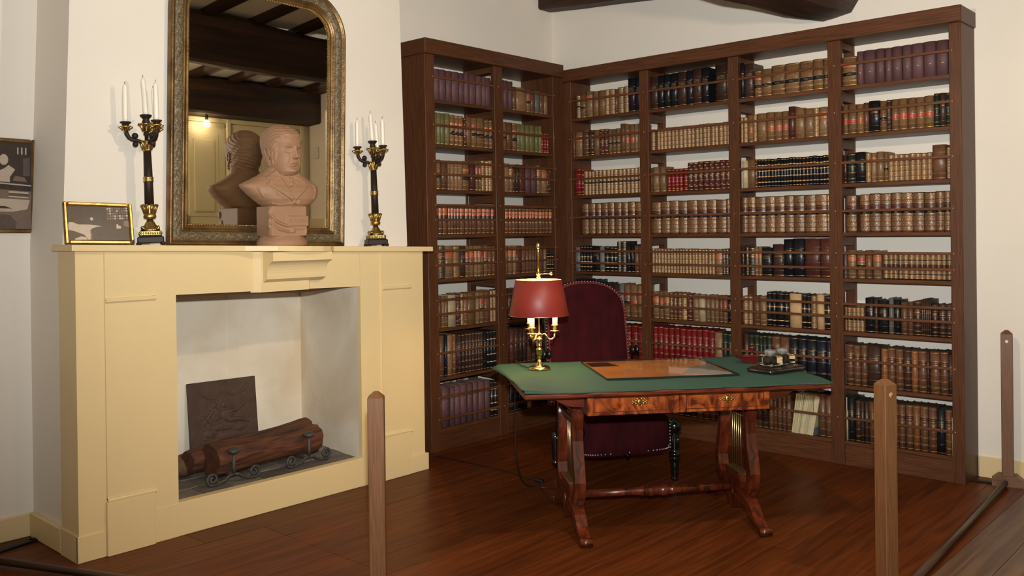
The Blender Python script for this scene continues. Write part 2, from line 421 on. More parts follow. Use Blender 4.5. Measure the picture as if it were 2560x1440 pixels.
# ------------------------------------------------------------------ ceiling timbers
def timber(name, label, n, fn, mat):
    """fn(t) -> (x, [(y,z)...]) cross-sections along the beam"""
    rings = []
    for i in range(n + 1):
        x, sec = fn(i / n); rings.append([(x, a, b_) for a, b_ in sec])
    m_ = MB().loft(rings, mat, smooth=False)
    return tag(m_.build(name), label, 'beam')
rj = random.Random(3)
BZ = [(1.19, 2.94), (3.4, 2.912), (4.3, 2.885), (4.75, 2.885), (5.15, 2.918), (5.6, 2.930), (6.05, 2.972)]
def beam1(t):
    x = 1.2 + t * (XW - 1.2 + 0.02)
    u = max(0.0, XW - x)
    for (xa, za), (xb, zbb) in zip(BZ[:-1], BZ[1:]):
        if xa <= x <= xb + 0.03: zb = za + (zbb - za) * (x - xa) / (xb - xa)
    zb += rj.uniform(-0.005, 0.005)
    zt = 3.27 + 0.05 * math.exp(-((x - 3.75) / 0.5) ** 2) - 0.02 * max(0, (x - 4.2))
    yc = 2.50; hw = 0.155 + rj.uniform(-0.004, 0.004)
    return x, [(yc - hw, zb + 0.10), (yc - hw + 0.05, zb + 0.025), (yc + 0.02, zb + 0.004), (yc + hw - 0.06, zb - 0.004), (yc + hw, zb + 0.012), (yc + hw, zt - 0.05), (yc + hw - 0.05, zt), (yc - hw + 0.03, zt), (yc - hw, zt - 0.05)]
timber('ceiling_beam', 'huge dark hewn ceiling beam running into the right wall above the bookcase', 30, beam1, 'beam_x')
def beam2(t):
    x = XL + 0.01 + t * (XW - XL)
    return x, [(0.505, 2.775), (0.72, 2.785 + rj.uniform(-0.003, 0.003)), (0.742, 2.81), (0.742, 3.12 + rj.uniform(-0.012, 0.012)), (0.715, 3.15), (0.505, 3.16)]
timber('ceiling_beam', 'dark square beam above the panelled doors, seen only in the mirror', 24, beam2, 'beam_x')
jx = [5.955, 5.42, 4.98, 4.54, 4.10, 3.66, 3.2, 2.76, 2.3, 1.85, 1.4, 0.9, 0.4]
for i, x in enumerate(jx):
    m_ = MB(); rings = []
    hw = 0.048 if i else 0.09; jd = 0.062 if i else 0.084
    for k in range(13):
        yy = 0.52 + (YB_ + 0.01 - 0.52) * k / 12
        d_ = rj.uniform(-0.006, 0.006)
        zj = zc_(yy); rings.append([(x - hw + d_, yy, zj + 0.02), (x - hw + d_, yy, zj - jd + 0.012), (x - hw + 0.02, yy, zj - jd + d_), (x + hw - 0.02, yy, zj - jd + d_), (x + hw + d_, yy, zj - jd + 0.014), (x + hw + d_, yy, zj + 0.02)])
    m_.loft(rings, 'beam_y', smooth=False)
    lb = 'brown ceiling joist along the right wall, ending in the corner above the bookcases' if i == 0 else \
         'dark ceiling joist, %s out from the right wall, crossing above the beams' % ['', 'second', 'third', 'fourth', 'fifth', 'sixth', 'seventh', 'eighth', 'ninth', 'tenth', 'eleventh', 'twelfth', 'thirteenth'][i]
    tag(m_.build('ceiling_joist'), lb, 'joist', 'joists under the ceiling')

# ------------------------------------------------------------------ what the mirror shows: panelled doors opposite
for k, (x0, x1, lb) in enumerate([(5.05, 5.90, 'door_1'), (4.10, 4.98, 'door_2')]):
    d_ = MB().box(x0, x1, 0.50, 0.53, 0.02, 2.72, 'door_paint', 0.003)
    dr = struct(d_, lb)
    wv = x1 - x0
    for (z0, z1) in ((0.2, 1.0), (1.16, 1.62), (1.74, 2.6)):
        for (a, b_) in ((0.09, 0.47), (0.53, 0.91)):
            p = MB().box(x0 + wv * a, x0 + wv * b_, 0.528, 0.535, z0, z1, 'door_paint', 0.003)
            p.box(x0 + wv * a + 0.05, x0 + wv * b_ - 0.05, 0.533, 0.546, z0 + 0.05, z1 - 0.05, 'door_paint', 0.01)
            p.build('panel', dr)
tr = MB()
for x0, x1 in ((4.99, 5.04), (5.91, 5.96), (4.03, 4.09)): tr.box(x0, x1, 0.5, 0.55, 0, 2.77, 'door_paint', 0.008)
tr.box(4.03, 5.96, 0.5, 0.545, 2.725, 2.772, 'door_paint', 0.004)
struct(tr, 'trim_1')
wc = MB().box(XW - 0.02, XW, 0.50, 1.25, 0.13, 1.72, 'door_paint', 0.004)
struct(wc, 'trim_2')
th = MB().box(XW - 0.03, XW, 0.60, 0.70, 2.40, 2.53, 'plastic_white', 0.006)
t_ = th.build('wall_switch_box'); tag(t_, 'small white plastic box on the wall, reflected beside the bust', 'switch box')
tk = MB().box(XW - 0.036, XW - 0.03, 0.625, 0.675, 2.44, 2.49, 'plastic_white', 0.002).build('button', t_)
pf = thing('framed_picture', (4.36, 0.548, 1.4), 'small dark framed portrait low on the reflected door, at the mirror corner', 'picture')
f_ = MB()
for a in ((-0.17, 0.17, 0.0, 0.016), (-0.17, 0.17, 0.354, 0.37), (-0.17, -0.154, 0.016, 0.354), (0.154, 0.17, 0.016, 0.354)): f_.box(a[0], a[1], 0, 0.02, a[2], a[3], 'bronze_dark', 0.002)
f_.build('frame', pf)
f_ = MB().box(-0.155, 0.155, 0.004, 0.012, 0.015, 0.355, 'photo_brown'); f_.ball((0.03, 0.012, 0.22), (0.045, 0.002, 0.06), 'photo_mid', 12, 6); f_.build('print', pf)
# bare bulb under the far beam (lit, reflected in the mirror), plus two added for room light
def bulb(loc, label, power):
    gm = 'bulb_glow_%d' % int(power * 10)
    if gm not in MATS: emit_mat(gm, (1.0, 0.80, 0.56, 1), power / (PI * 0.0085))
    e = thing('hanging_bulb', loc, label, 'light bulb', group='bare bulbs under the ceiling')
    MB().lathe([(0.0, 0.0), (0.014, 0.0), (0.014, -0.03), (0.017, -0.035), (0.017, -0.06), (0.0, -0.062)], 'bronze_dark', 12, (0, 0, 0)).build('socket', e)
    MB().lathe([(0.0, -0.125), (0.014, -0.122), (0.026, -0.108), (0.03, -0.092), (0.024, -0.075), (0.013, -0.060), (0.0, -0.058)], gm, 14).build('bulb', e)
bulb((4.70, 0.66, 2.78), 'lit bare bulb hanging from the dark beam, seen in the mirror', 1.2)
bulb((2.2, 0.62, 2.78), 'bare bulb added for room light, further along the far beam, out of view', 8)  # added out of view as general room light
bulb((3.0, 1.62, 2.72), 'bare bulb added to brighten the room, hanging mid-room above the frame', 42)  # added out of view to lift the room and the reflected ceiling
# ================================================================== fireplace
def mt(x): return 1.512 - 0.0248 * (x - 1.748)     # top of the (sagging) mantel shelf
FY = 4.40
fp = thing('fireplace', (2.86, FY, 0), 'cream painted wooden fireplace surround with mantel shelf and open white firebox', 'fireplace')
fp_inv = Matrix.Translation((-2.86, -FY, 0))
def fpart(m_, name, par=None):
    m_.v = [tuple(fp_inv @ Vector(p)) for p in m_.v]
    return m_.build(name, par or fp)
def slant(x0, x1, y0, y1, z0, dz, mat, m_=None):
    """block from z0 up to dz below the mantel top"""
    m_ = m_ or MB()
    vs = [(x0, y0, z0), (x1, y0, z0), (x1, y1, z0), (x0, y1, z0), (x0, y0, mt(x0) - dz), (x1, y0, mt(x1) - dz), (x1, y1, mt(x1) - dz), (x0, y1, mt(x0) - dz)]
    return m_.add(vs, [(3, 2, 1, 0), (4, 5, 6, 7), (0, 1, 5, 4), (1, 2, 6, 5), (2, 3, 7, 6), (3, 0, 4, 7)], mat)
C_ = 'cream_paint'
def moulding(x0, x1, z, yf):
    prof = [(yf + 0.01, z - 0.013), (yf - 0.006, z - 0.012), (yf - 0.012, z - 0.006), (yf - 0.013, z + 0.003), (yf - 0.009, z + 0.010), (yf + 0.01, z + 0.012)]
    return MB().prism(prof, 'x', x0, x1, C_)
lj = slant(1.75, 2.16, FY + 0.032, 4.60, 0, 0.03, C_, slant(1.75, 2.25, FY, FY + 0.032, 0, 0.03, C_))
lo_ = fpart(lj, 'left_jamb')
fpart(slant(1.884, 2.122, FY - 0.008, FY + 0.01, 0.27, 0.031, C_), 'pilaster', lo_)
fpart(MB().box(1.878, 2.118, FY - 0.02, FY + 0.01, 0, 0.262, C_, 0.003), 'plinth_block', lo_)
fpart(moulding(1.884, 2.126, 0.268, FY - 0.008), 'moulding', lo_); fpart(moulding(1.886, 2.136, 1.238, FY - 0.008), 'moulding', lo_)
fpart(MB().box(1.742, 1.878, FY - 0.008, FY + 0.01, 0, 0.128, C_, 0.003).box(1.742, 1.754, FY, 4.60, 0, 0.128, C_), 'base_strip', lo_)
rj_ = fpart(slant(3.545, 3.95, FY + 0.032, 4.60, 0, 0.03, C_, slant(3.437, 3.95, FY, FY + 0.032, 0, 0.03, C_)), 'right_jamb')
fpart(slant(3.598, 3.822, FY - 0.008, FY + 0.01, 0.285, 0.031, C_), 'pilaster', rj_)
fpart(MB().box(3.596, 3.818, FY - 0.018, FY + 0.01, 0, 0.272, C_, 0.003), 'plinth_block', rj_)
fpart(moulding(3.598, 3.832, 0.280, FY - 0.008), 'moulding', rj_); fpart(moulding(3.600, 3.838, 1.204, FY - 0.008), 'moulding', rj_)
fpart(MB().box(3.818, 3.972, FY - 0.014, FY + 0.01, 0, 0.108, C_, 0.003).box(3.95, 3.972, FY, 4.6, 0, 0.108, C_, 0.003), 'base_strip', rj_)
# lintel and its dark wooden soffit
lt = MB()
def zl(x): return 1.244 - 0.016 * (x - 2.25)
lt.add([(2.25, FY, zl(2.25)), (3.435, FY, zl(3.435)), (3.435, FY + 0.05, zl(3.435)), (2.25, FY + 0.05, zl(2.25)),
        (2.25, FY, mt(2.25) - 0.03), (3.435, FY, mt(3.435) - 0.03), (3.435, FY + 0.05, mt(3.435) - 0.03), (2.25, FY + 0.05, mt(2.25) - 0.03)],
       [(3, 2, 1, 0), (4, 5, 6, 7), (0, 1, 5, 4), (1, 2, 6, 5), (2, 3, 7, 6), (3, 0, 4, 7)], C_)
lint = fpart(lt, 'lintel')
fpart(MB().add([(2.24, FY + 0.05, zl(2.25) - 0.014), (3.10, FY + 0.05, zl(3.1) - 0.022), (3.44, FY + 0.05, zl(3.44) + 0.002), (3.44, FY + 0.2, zl(3.44) + 0.002), (3.10, FY + 0.2, zl(3.1) - 0.022), (2.24, FY + 0.2, zl(2.25) - 0.014),
                (2.24, FY + 0.05, 1.40), (3.10, FY + 0.05, 1.40), (3.44, FY + 0.05, 1.40), (3.44, FY + 0.2, 1.40), (3.10, FY + 0.2, 1.40), (2.24, FY + 0.2, 1.40)],
               [(5, 4, 3, 2, 1, 0), (6, 7, 8, 9, 10, 11), (0, 1, 7, 6), (1, 2, 8, 7), (2, 3, 9, 8), (3, 4, 10, 9), (4, 5, 11, 10), (5, 0, 6, 11)], 'soffit_wood'), 'soffit', lint)
# projecting centre block with the concave corbel under the bowed shelf
zc = mt(2.9) - 0.03
ctr = MB().prism([(2.688, FY + 0.01), (2.73, FY - 0.028), (3.045, FY - 0.028), (3.075, FY + 0.01)], 'z', zl(2.9) - 0.004, zc, C_)
cen = fpart(ctr, 'centre_block')
prof = [(FY, zc - 0.002), (FY - 0.128, zc - 0.002), (FY - 0.128, zc - 0.052)]
for i in range(1, 9):
    a = PI / 2 * i / 8
    prof.append((FY - 0.128 + 0.062 * math.sin(a), zc - 0.052 - 0.085 * (1 - math.cos(a))))
prof += [(FY - 0.064, zc - 0.152), (FY - 0.03, zc - 0.170), (FY, zc - 0.170)]
cor = MB().prism(prof, 'x', 2.745, 3.135, C_)
fpart(cor, 'corbel', cen)
# mantel shelf with its bowed middle
pl = [(1.722, 4.605), (1.722, 4.362), (2.50, 4.362)]
bow = [(2.62, 4.345), (2.70, 4.300), (2.77, 4.262), (2.86, 4.236), (2.96, 4.226), (3.05, 4.236), (3.12, 4.262), (3.17, 4.302), (3.195, 4.345), (3.198, 4.362)]
pl += bow + [(4.01, 4.362), (4.01, 4.605)]
ms = MB(); n = len(pl)
ms.add([(x, yy, mt(x) - 0.031) for x, yy in pl] + [(x, yy, mt(x)) for x, yy in pl],
       [tuple(range(n))[::-1], tuple(range(n, 2 * n))] + [(i, (i + 1) % n, n + (i + 1) % n, n + i) for i in range(n)], C_)
ms = fpart(ms, 'mantel_shelf')
bv = ms.modifiers.new('edge', 'BEVEL'); bv.width = 0.004; bv.segments = 2; bv.limit_method = 'ANGLE'
# hearth sill, firebox, tiles
sill = fpart(MB().box(2.122, 3.596, FY - 0.002, FY + 0.055, 0, 0.174, C_, 0.003), 'hearth_sill')
fb = [(2.25, FY + 0.012), (2.27, 4.985), (3.53, 4.985), (3.446, FY + 0.05)]
fpart(MB().prism([(2.16, FY + 0.034), (2.249, FY + 0.034), (2.265, 5.18), (2.16, 5.18)], 'z', 0, 1.46, 'firebox_plaster'), 'firebox_wall')
fpart(MB().prism([(2.16, 5.18), (3.62, 5.18), (3.62, 5.23), (2.16, 5.23)], 'z', 0, 1.46, 'firebox_plaster'), 'firebox_wall')
fpart(MB().prism([(3.441, FY + 0.034), (3.543, FY + 0.034), (3.62, 5.18), (3.535, 5.18)], 'z', 0, 1.46, 'firebox_plaster'), 'firebox_wall')
# boards of the fireback wall (two fine vertical joints)
fpart(MB().box(2.985, 3.062, 5.176, 5.184, 0.17, 1.44, 'firebox_plaster', 0.0015), 'panel')
fpart(MB().box(2.25, 3.53, FY + 0.2, 5.18, 1.42, 1.46, 'mortar'), 'firebox_top')
hb = fpart(MB().box(2.25, 3.54, FY + 0.055, 5.18, 0, 0.160, 'mortar'), 'hearth_bed')
ti = random.Random(5)
for i in range(7):
    for j in range(4):
        x0 = 2.26 + i * 0.184 + (0.05 if j % 2 else 0); y0 = FY + 0.058 + j * 0.178
        x1 = min(x0 + 0.178, 3.46 + 0.02 * j)
        if x1 - x0 < 0.03: continue
        t_ = MB(); t_.tone = ti.choice((0.55, 0.8, 1.0, 1.05, 1.15))
        t_.box(x0, x1, y0, y0 + 0.172, 0.150, 0.166 + ti.uniform(-0.002, 0.001), 'hearth_tile', 0.003)
        fpart(t_, 'hearth_tile', hb)

# ------------------------------------------------------------------ cast-iron fireback
fr = thing('fireback', (2.925, 5.105, 0.166), 'rusty cast-iron fireback plate with relief of reclining figures, leaning behind the logs', 'fireback')
fr.rotation_euler = (math.radians(-7.0), math.radians(0.9), 0)
p_ = MB().box(-0.232, 0.232, -0.012, 0.012, 0, 0.478, 'iron_rust', 0.004).build('plate', fr)
rl = MB()
for s in (-1, 1):
    for (x0, x1, zz, dp) in ((-0.15, -0.01, 0.46, 0.045), (0.01, 0.15, 0.465, 0.04)):
        if s < 0:
            pts = [(x0 + (x1 - x0) * k / 10, -0.013, zz - dp * math.sin(PI * k / 10)) for k in range(11)]
            rl.tube(pts, [0.006 + 0.003 * (k % 2) for k in range(11)], 'iron_rust', 6)
    for k in range(9): rl.ball((s * 0.19, -0.012, 0.20 + k * 0.03), (0.006, 0.005, 0.008), 'iron_rust', 8, 5)
# two reclining figures on rocks
for (c, r_) in [((-0.07, -0.014, 0.37), (0.022, 0.012, 0.026)), ((0.0, -0.014, 0.365), (0.02, 0.012, 0.024)), ((-0.06, -0.014, 0.30), (0.04, 0.012, 0.05)),
                ((0.02, -0.014, 0.29), (0.05, 0.012, 0.04)), ((0.0, -0.014, 0.21), (0.09, 0.012, 0.03)), ((-0.1, -0.012, 0.17), (0.05, 0.01, 0.03)),
                ((0.1, -0.012, 0.19), (0.06, 0.01, 0.025)), ((0.03, -0.012, 0.14), (0.1, 0.01, 0.03))]: rl.ball(c, r_, 'iron_rust', 12, 7)
rl.tube([(0.03, -0.014, 0.31), (0.09, -0.016, 0.32), (0.15, -0.014, 0.36)], [0.016, 0.012, 0.008], 'iron_rust', 8)
rl.tube([(-0.08, -0.014, 0.33), (-0.12, -0.016, 0.28), (-0.09, -0.016, 0.24)], [0.014, 0.012, 0.010], 'iron_rust', 8)
rl.tube([(0.02, -0.014, 0.25), (0.10, -0.016, 0.25), (0.17, -0.014, 0.22)], [0.022, 0.018, 0.01], 'iron_rust', 8)
rf = random.Random(9)
for k in range(70):
    x = rf.uniform(-0.15, 0.15); z = rf.uniform(0.12, 0.36); rl.ball((x, -0.012, z), (rf.uniform(0.008, 0.03), 0.006, rf.uniform(0.006, 0.014)), 'iron_rust', 8, 5)
for k in range(22): rl.ball((-0.16 + 0.015 * k, -0.012, 0.455 - 0.03 * abs(math.sin(k * 0.3))), (0.010, 0.006, 0.008), 'iron_rust', 8, 5)
rl.v = [(x, -0.011 + (y + 0.011) * 0.62, z * 0.86 + 0.01) for x, y, z in rl.v]
ro = rl.build('relief', fr); remesh(ro, 0.0026, 3)

# ------------------------------------------------------------------ logs
def log(name, p0, p1, r0, r1, label, mat, seed, squash=1.0):
    rr = random.Random(seed); p0 = Vector(p0); p1 = Vector(p1); d = p1 - p0; L_ = d.length
    rings = []; nseg = 26; nr = 22
    ph = [rr.uniform(0, 6.28) for _ in range(6)]
    for i in range(nr + 1):
        u = i / nr; ring = []
        base = r0 + (r1 - r0) * u + 0.006 * math.sin(u * 7 + ph[0])
        if i == 0 or i == nr: base *= 0.95
        for k in range(nseg):
            a = 2 * PI * k / nseg
            rad = base * (1 + 0.06 * math.sin(3 * a + ph[1] + u) + 0.035 * math.sin(7 * a + ph[2] + 3 * u) + 0.03 * math.sin(13 * a + ph[3]) + (rr.uniform(-0.012, 0.012) if 1 < i < nr - 1 else 0))
            ring.append((u * L_, rad * math.cos(a), rad * math.sin(a) * squash))
        rings.append(ring)
    q = d.to_track_quat('X', 'Z').to_matrix().to_4x4()
    root = thing(name, p0, label, 'log'); root.rotation_euler = q.to_euler()
    MB().loft(rings, mat, caps=False).build('bark', root)
    for nm, rg, x in (('cut_end', rings[0], 0.0), ('cut_end', rings[-1], L_)):
        e = MB(); m_ = len(rg)
        inner = [(x + (-0.004 if x == 0 else 0.004), p[1] * 0.5, p[2] * 0.5) for p in rg]
        e.add(list(rg) + inner + [(x, 0, 0)], [(k, (k + 1) % m_, m_ + (k + 1) % m_, m_ + k) for k in range(m_)] + [(m_ + k, m_ + (k + 1) % m_, 2 * m_) for k in range(m_)], 'log_end')
        e.build(nm, root)
    return root
log('log', (2.575, 4.665, 0.283), (3.30, 4.70, 0.283), 0.092, 0.084, 'thick reddish-brown log lying in front across both andirons', 'bark', 1)
log('log', (2.50, 4.775, 0.27), (3.34, 4.845, 0.315), 0.066, 0.068, 'darker log behind the big one, resting against the fireback', 'bark', 2)
log('log', (2.29, 4.80, 0.225), (2.56, 4.865, 0.235), 0.055, 0.058, 'short pale log half hidden at the left side of the firebox', 'bark_pale', 3)

# ------------------------------------------------------------------ andirons
def spiral(cx, cz, r0, turns, start, sgn, n=34):
    pts = []
    for i in range(n + 1):
        u = i / n; r_ = r0 * (1 - 0.80 * u); a = start + sgn * turns * 2 * PI * u
        pts.append((cx + r_ * math.cos(a), 0, cz + r_ * math.sin(a)))
    return pts
def andiron(loc, rz, label):
    e = thing('andiron', loc, label, 'andiron', rz, 'scrolled iron andirons under the logs')
    MB().lathe([(0.012, 0.055), (0.0105, 0.10), (0.0095, 0.168), (0.0, 0.170)], 'iron_grey', 12).build('stem', e)
    MB().lathe([(0.0, 0.163), (0.020, 0.166), (0.034, 0.174), (0.038, 0.183), (0.034, 0.190), (0.018, 0.197), (0.0, 0.199)], 'iron_grey', 18).build('disc_top', e)
    for s in (-1, 1):
        sp = spiral(s * 0.125, 0.045, 0.036, 1.55, -PI / 2 if s > 0 else -PI / 2, s)
        lead = [(s * 0.0, 0, 0.052), (s * 0.03, 0, 0.046), (s * 0.055, 0, 0.026), (s * 0.08, 0, 0.020), (s * 0.100, 0, 0.0135)]
        if s > 0: cur = lead + sp[1:]
        else: cur = lead + spiral(-0.125, 0.045, 0.036, 1.55, -PI / 2, -1)[1:]
        MB().tube(cur, [0.0085] * 4 + [0.008] * (len(cur) - 4), 'iron_grey', 8).build('scroll_foot', e)
    MB().tube([(0, 0, 0.054), (0.0, 0.08, 0.042), (0.0, 0.18, 0.04), (0.0, 0.28, 0.038), (0.0, 0.31, 0.012), (0, 0.312, 0.0)], [0.013, 0.012, 0.0105, 0.0105, 0.0105, 0.011], 'iron_grey', 8).build('fire_bar', e)
    return e
andiron((2.645, 4.535, 0.166), math.radians(-3), 'iron andiron with disc top and scroll feet at the log\'s left end')
andiron((3.150, 4.545, 0.166), math.radians(2), 'iron andiron with disc top and scroll feet at the log\'s right end')
# ================================================================== on the mantel
TILT = math.atan(0.0248)
# ------------------------------------------------------------------ overmantel mirror
mir = thing('overmantel_mirror', (2.862, 4.585, mt(2.862) + 0.001), 'tall mirror in a worn gilded frame with rounded top corners, above the fireplace', 'mirror')
mir.rotation_euler = (0, TILT, 0)
HW, HH, RR = 0.572, 1.545, 0.27
def frame_path(o, step=0.009):
    """closed outline of the frame offset inwards by o (same point count for every o)"""
    pts = []; nS = int((HH - RR) / step); nA = int(RR * 1.57 / step); nT = int((2 * HW - 2 * RR) / step); nB = int(2 * HW / step)
    w_, r_ = HW - o, max(RR - o, 0.02)
    zt = HH - o - r_; xt = w_ - r_
    for i in range(nS): pts.append((-w_, o + (zt - o) * i / nS))
    for i in range(nA): a = PI - PI / 2 * i / nA; pts.append((-xt + r_ * math.cos(a), zt + r_ * math.sin(a)))
    for i in range(nT): pts.append((-xt + 2 * xt * i / nT, HH - o))
    for i in range(nA): a = PI / 2 - PI / 2 * i / nA; pts.append((xt + r_ * math.cos(a), zt + r_ * math.sin(a)))
    for i in range(nS): pts.append((w_, zt - (zt - o) * i / nS))
    for i in range(nB): pts.append((w_ - 2 * w_ * i / nB, o))
    return pts
def sweep(prof, mat, name, rough=0.0, seed=1, step=0.009):
    rr = random.Random(seed); m_ = MB(); rings = []
    for k, (o, h) in enumerate(prof):
        amp = rough if 0 < k < len(prof) - 1 else 0
        ph = frame_path(o, step)
        rings.append([(x, -h - (amp * (0.5 * math.sin(i * 0.9 + 2.2 * math.sin(i * 0.13 + k)) + rr.uniform(-0.6, 0.6))), z) for i, (x, z) in enumerate(ph)])
    m_.loft(rings, mat, smooth=True, caps=False)
    return m_.build(name, mir)
sweep([(0.0, 0.0), (0.0, 0.030), (0.003, 0.040), (0.009, 0.045), (0.016, 0.042), (0.021, 0.034), (0.027, 0.031)], 'gilt_worn', 'outer_moulding')
sweep([(0.027, 0.031), (0.034, 0.037), (0.042, 0.041), (0.050, 0.042), (0.058, 0.041), (0.066, 0.037), (0.074, 0.029)], 'ornament_gilt', 'ornament_band', 0.006)
sweep([(0.074, 0.028), (0.078, 0.034), (0.083, 0.034), (0.088, 0.026), (0.095, 0.020), (0.103, 0.017), (0.107, 0.021), (0.111, 0.018), (0.113, 0.008), (0.122, 0.006)], 'gilt_worn', 'inner_moulding')
lf = MB(); ph = frame_path(0.050, 0.0105); lr = random.Random(8); nP = len(ph)
for i in range(nP):
    (x0, z0), (x1, z1) = ph[i], ph[(i + 1) % nP]
    ang = math.atan2(z1 - z0, x1 - x0); off = 0.013 * math.sin(i * 0.62)
    M_ = Matrix.Translation((x0, -0.0415, z0)) @ Matrix.Rotation(-ang, 4, 'Y')
    lf.tone = lr.uniform(0.7, 1.15)
    lf.ball((0, 0, off), (0.0075, 0.0035, 0.0042), 'ornament_gilt', 7, 5, M=M_)
    M2 = M_ @ Matrix.Translation((0, 0, -0.6 * off)) @ Matrix.Rotation(0.9 * math.cos(i * 0.62) + lr.uniform(-0.4, 0.4), 4, 'Y')
    lf.ball((0.003, 0.002, 0), (0.0105, 0.004, 0.0036), 'ornament_gilt', 7, 5, M=M2)
tag(lf.build('leaf_relief', mir), kind='stuff')
bd = MB(); ph = frame_path(0.113, 0.0115)
for i, (x, z) in enumerate(ph): bd.ball((x, -0.0125, z), 0.0045, 'gilt', 6, 4)
tag(bd.build('bead_row', mir), kind='stuff')
gp = frame_path(0.112, 0.02)
MB().add([(x, -0.008, z) for x, z in gp], [tuple(range(len(gp)))], 'mirror_silver').build('mirror_glass', mir)
MB().prism([(x, z) for x, z in frame_path(0.01, 0.04)], 'y', -0.004, 0.0, 'soffit_wood').build('backing_board', mir)

# ------------------------------------------------------------------ terracotta bust
bx, by = 2.875, 4.382
bust = thing('bust', (bx, by, mt(bx) + 0.001), 'terracotta portrait bust in coat and cravat, standing before the mirror', 'bust', math.radians(-8)); bust.scale = (1.1, 1.1, 1.1)
T_ = 'terracotta'
sock = MB()
sock.lathe([(0.0, 0.0), (0.128, 0.0), (0.131, 0.012), (0.126, 0.026), (0.114, 0.042), (0.104, 0.052), (0.0, 0.054)], T_, 40, sy=0.86)
sock.prism([(-0.104, -0.072), (-0.094, -0.088), (0.094, -0.088), (0.104, -0.072), (0.104, 0.075), (-0.104, 0.075)], 'z', 0.050, 0.20, T_)
sock.tube([(-0.10, -0.086, 0.16), (-0.075, -0.092, 0.125), (-0.03, -0.092, 0.105), (0.0, -0.091, 0.10)], 0.006, T_, 8)
sock.tube([(-0.10, -0.086, 0.115), (-0.06, -0.092, 0.085), (-0.02, -0.092, 0.074), (0.0, -0.091, 0.072)], 0.005, T_, 8)
sock.box(-0.012, 0.104, -0.094, -0.07, 0.100, 0.150, T_, 0.002)
sock.box(0.004, 0.028, -0.095, -0.07, 0.066, 0.092, T_, 0.002); sock.box(0.026, 0.096, -0.092, -0.07, 0.084, 0.092, T_); sock.box(0.088, 0.096, -0.092, -0.07, 0.062, 0.092, T_)
sock.ball((-0.097, -0.074, 0.165), (0.014, 0.014, 0.026), T_); sock.box(-0.108, -0.088, -0.082, -0.05, 0.088, 0.135, T_, 0.003)
so = sock.build('socle', bust); remesh(so, 0.003, 1)
tx = bpy.data.curves.new('inscription', 'FONT'); tx.body = 'DE CLERQ'; tx.size = 0.024; tx.extrude = 0.0015; tx.align_x = 'CENTER'; tx.align_y = 'CENTER'
tmp = bpy.data.objects.new('tmp_text', tx); COL.objects.link(tmp)
bpy.context.view_layer.update()
me = bpy.data.meshes.new_from_object(tmp.evaluated_get(bpy.context.evaluated_depsgraph_get())); bpy.data.objects.remove(tmp)
me.materials.clear(); me.materials.append(MATS[T_])
ins = bpy.data.objects.new('inscription', me); COL.objects.link(ins); ins.parent = bust; ins.location = (0.046, -0.0945, 0.125); ins.rotation_euler = (PI / 2, 0, 0)
to = MB()
def ell(z, rx, ry, cx=0, cy=0, n=40, p=2.3):
    out = []
    for k in range(n):
        a = 2 * PI * k / n; c, s = math.cos(a), math.sin(a)
        out.append((cx + rx * math.copysign(abs(c) ** (2 / p), c), cy + ry * math.copysign(abs(s) ** (2 / p), s), z))
    return out
def lerp_tab(tab, z):
    if z <= tab[0][0]: return tab[0][1:]
    for q, r_ in zip(tab[:-1], tab[1:]):
        if z <= r_[0]:
            u = (z - q[0]) / (r_[0] - q[0]); u = u * u * (3 - 2 * u) * 0.35 + u * 0.65
            return tuple(q[i] + (r_[i] - q[i]) * u for i in range(1, len(q)))
    return tab[-1][1:]
# z, rx, ry, cx, cy : coat cut off below, its right-hand wing (viewer's left) drawn out to a point
TS = [(0.184, 0.070, 0.066, 0.004, 0.0), (0.196, 0.104, 0.082, 0.012, -0.004), (0.214, 0.138, 0.092, 0.016, -0.006), (0.238, 0.166, 0.099, 0.012, -0.008), (0.266, 0.190, 0.099, 0.002, -0.006), (0.292, 0.206, 0.094, -0.008, -0.002),
      (0.308, 0.209, 0.088, -0.014, 0.002), (0.320, 0.188, 0.086, -0.010, 0.004), (0.340, 0.152, 0.081, -0.004, 0.008), (0.360, 0.118, 0.074, 0, 0.010), (0.384, 0.088, 0.066, 0.002, 0.008), (0.412, 0.066, 0.058, 0.004, 0.004)]
zz = [0.184 + (0.412 - 0.184) * i / 34 for i in range(35)]
to.loft([ell(z, *lerp_tab(TS, z), n=72) for z in zz], T_)
def surf(x, z, up=0.0):
    rx, ry, cx, cy = lerp_tab(TS, z); q = min(0.985, abs(x - cx) / rx)
    return (x, cy - ry * (1 - q ** 2.3) ** (1 / 2.3) - up, z)
def flap(A, B, C, D, th=0.0075, n=14):
    """raised cloth flap on the chest, quad A-B-C-D given as (x, z)"""
    top, bot = [], []
    for j in range(n + 1):
        v = j / n
        for i in range(n + 1):
            u = i / n
            x = (A[0] * (1 - u) + B[0] * u) * (1 - v) + (D[0] * (1 - u) + C[0] * u) * v
            z = (A[1] * (1 - u) + B[1] * u) * (1 - v) + (D[1] * (1 - u) + C[1] * u) * v
            top.append(surf(x, z, th)); bot.append(surf(x, z, -0.004))
    m_ = n + 1; N_ = m_ * m_; fs = []
    for j in range(n):
        for i in range(n):
            k = j * m_ + i; fs += [(k, k + 1, k + m_ + 1, k + m_), (N_ + k, N_ + k + m_, N_ + k + m_ + 1, N_ + k + 1)]
    edge = [i for i in range(m_)] + [j * m_ + n for j in range(1, m_)] + [n * m_ + i for i in range(n - 1, -1, -1)] + [j * m_ for j in range(n - 1, 0, -1)]
    for p, q in zip(edge, edge[1:] + edge[:1]): fs.append((p, N_ + p, N_ + q, q))
    to.add(top + bot, fs, T_, False)
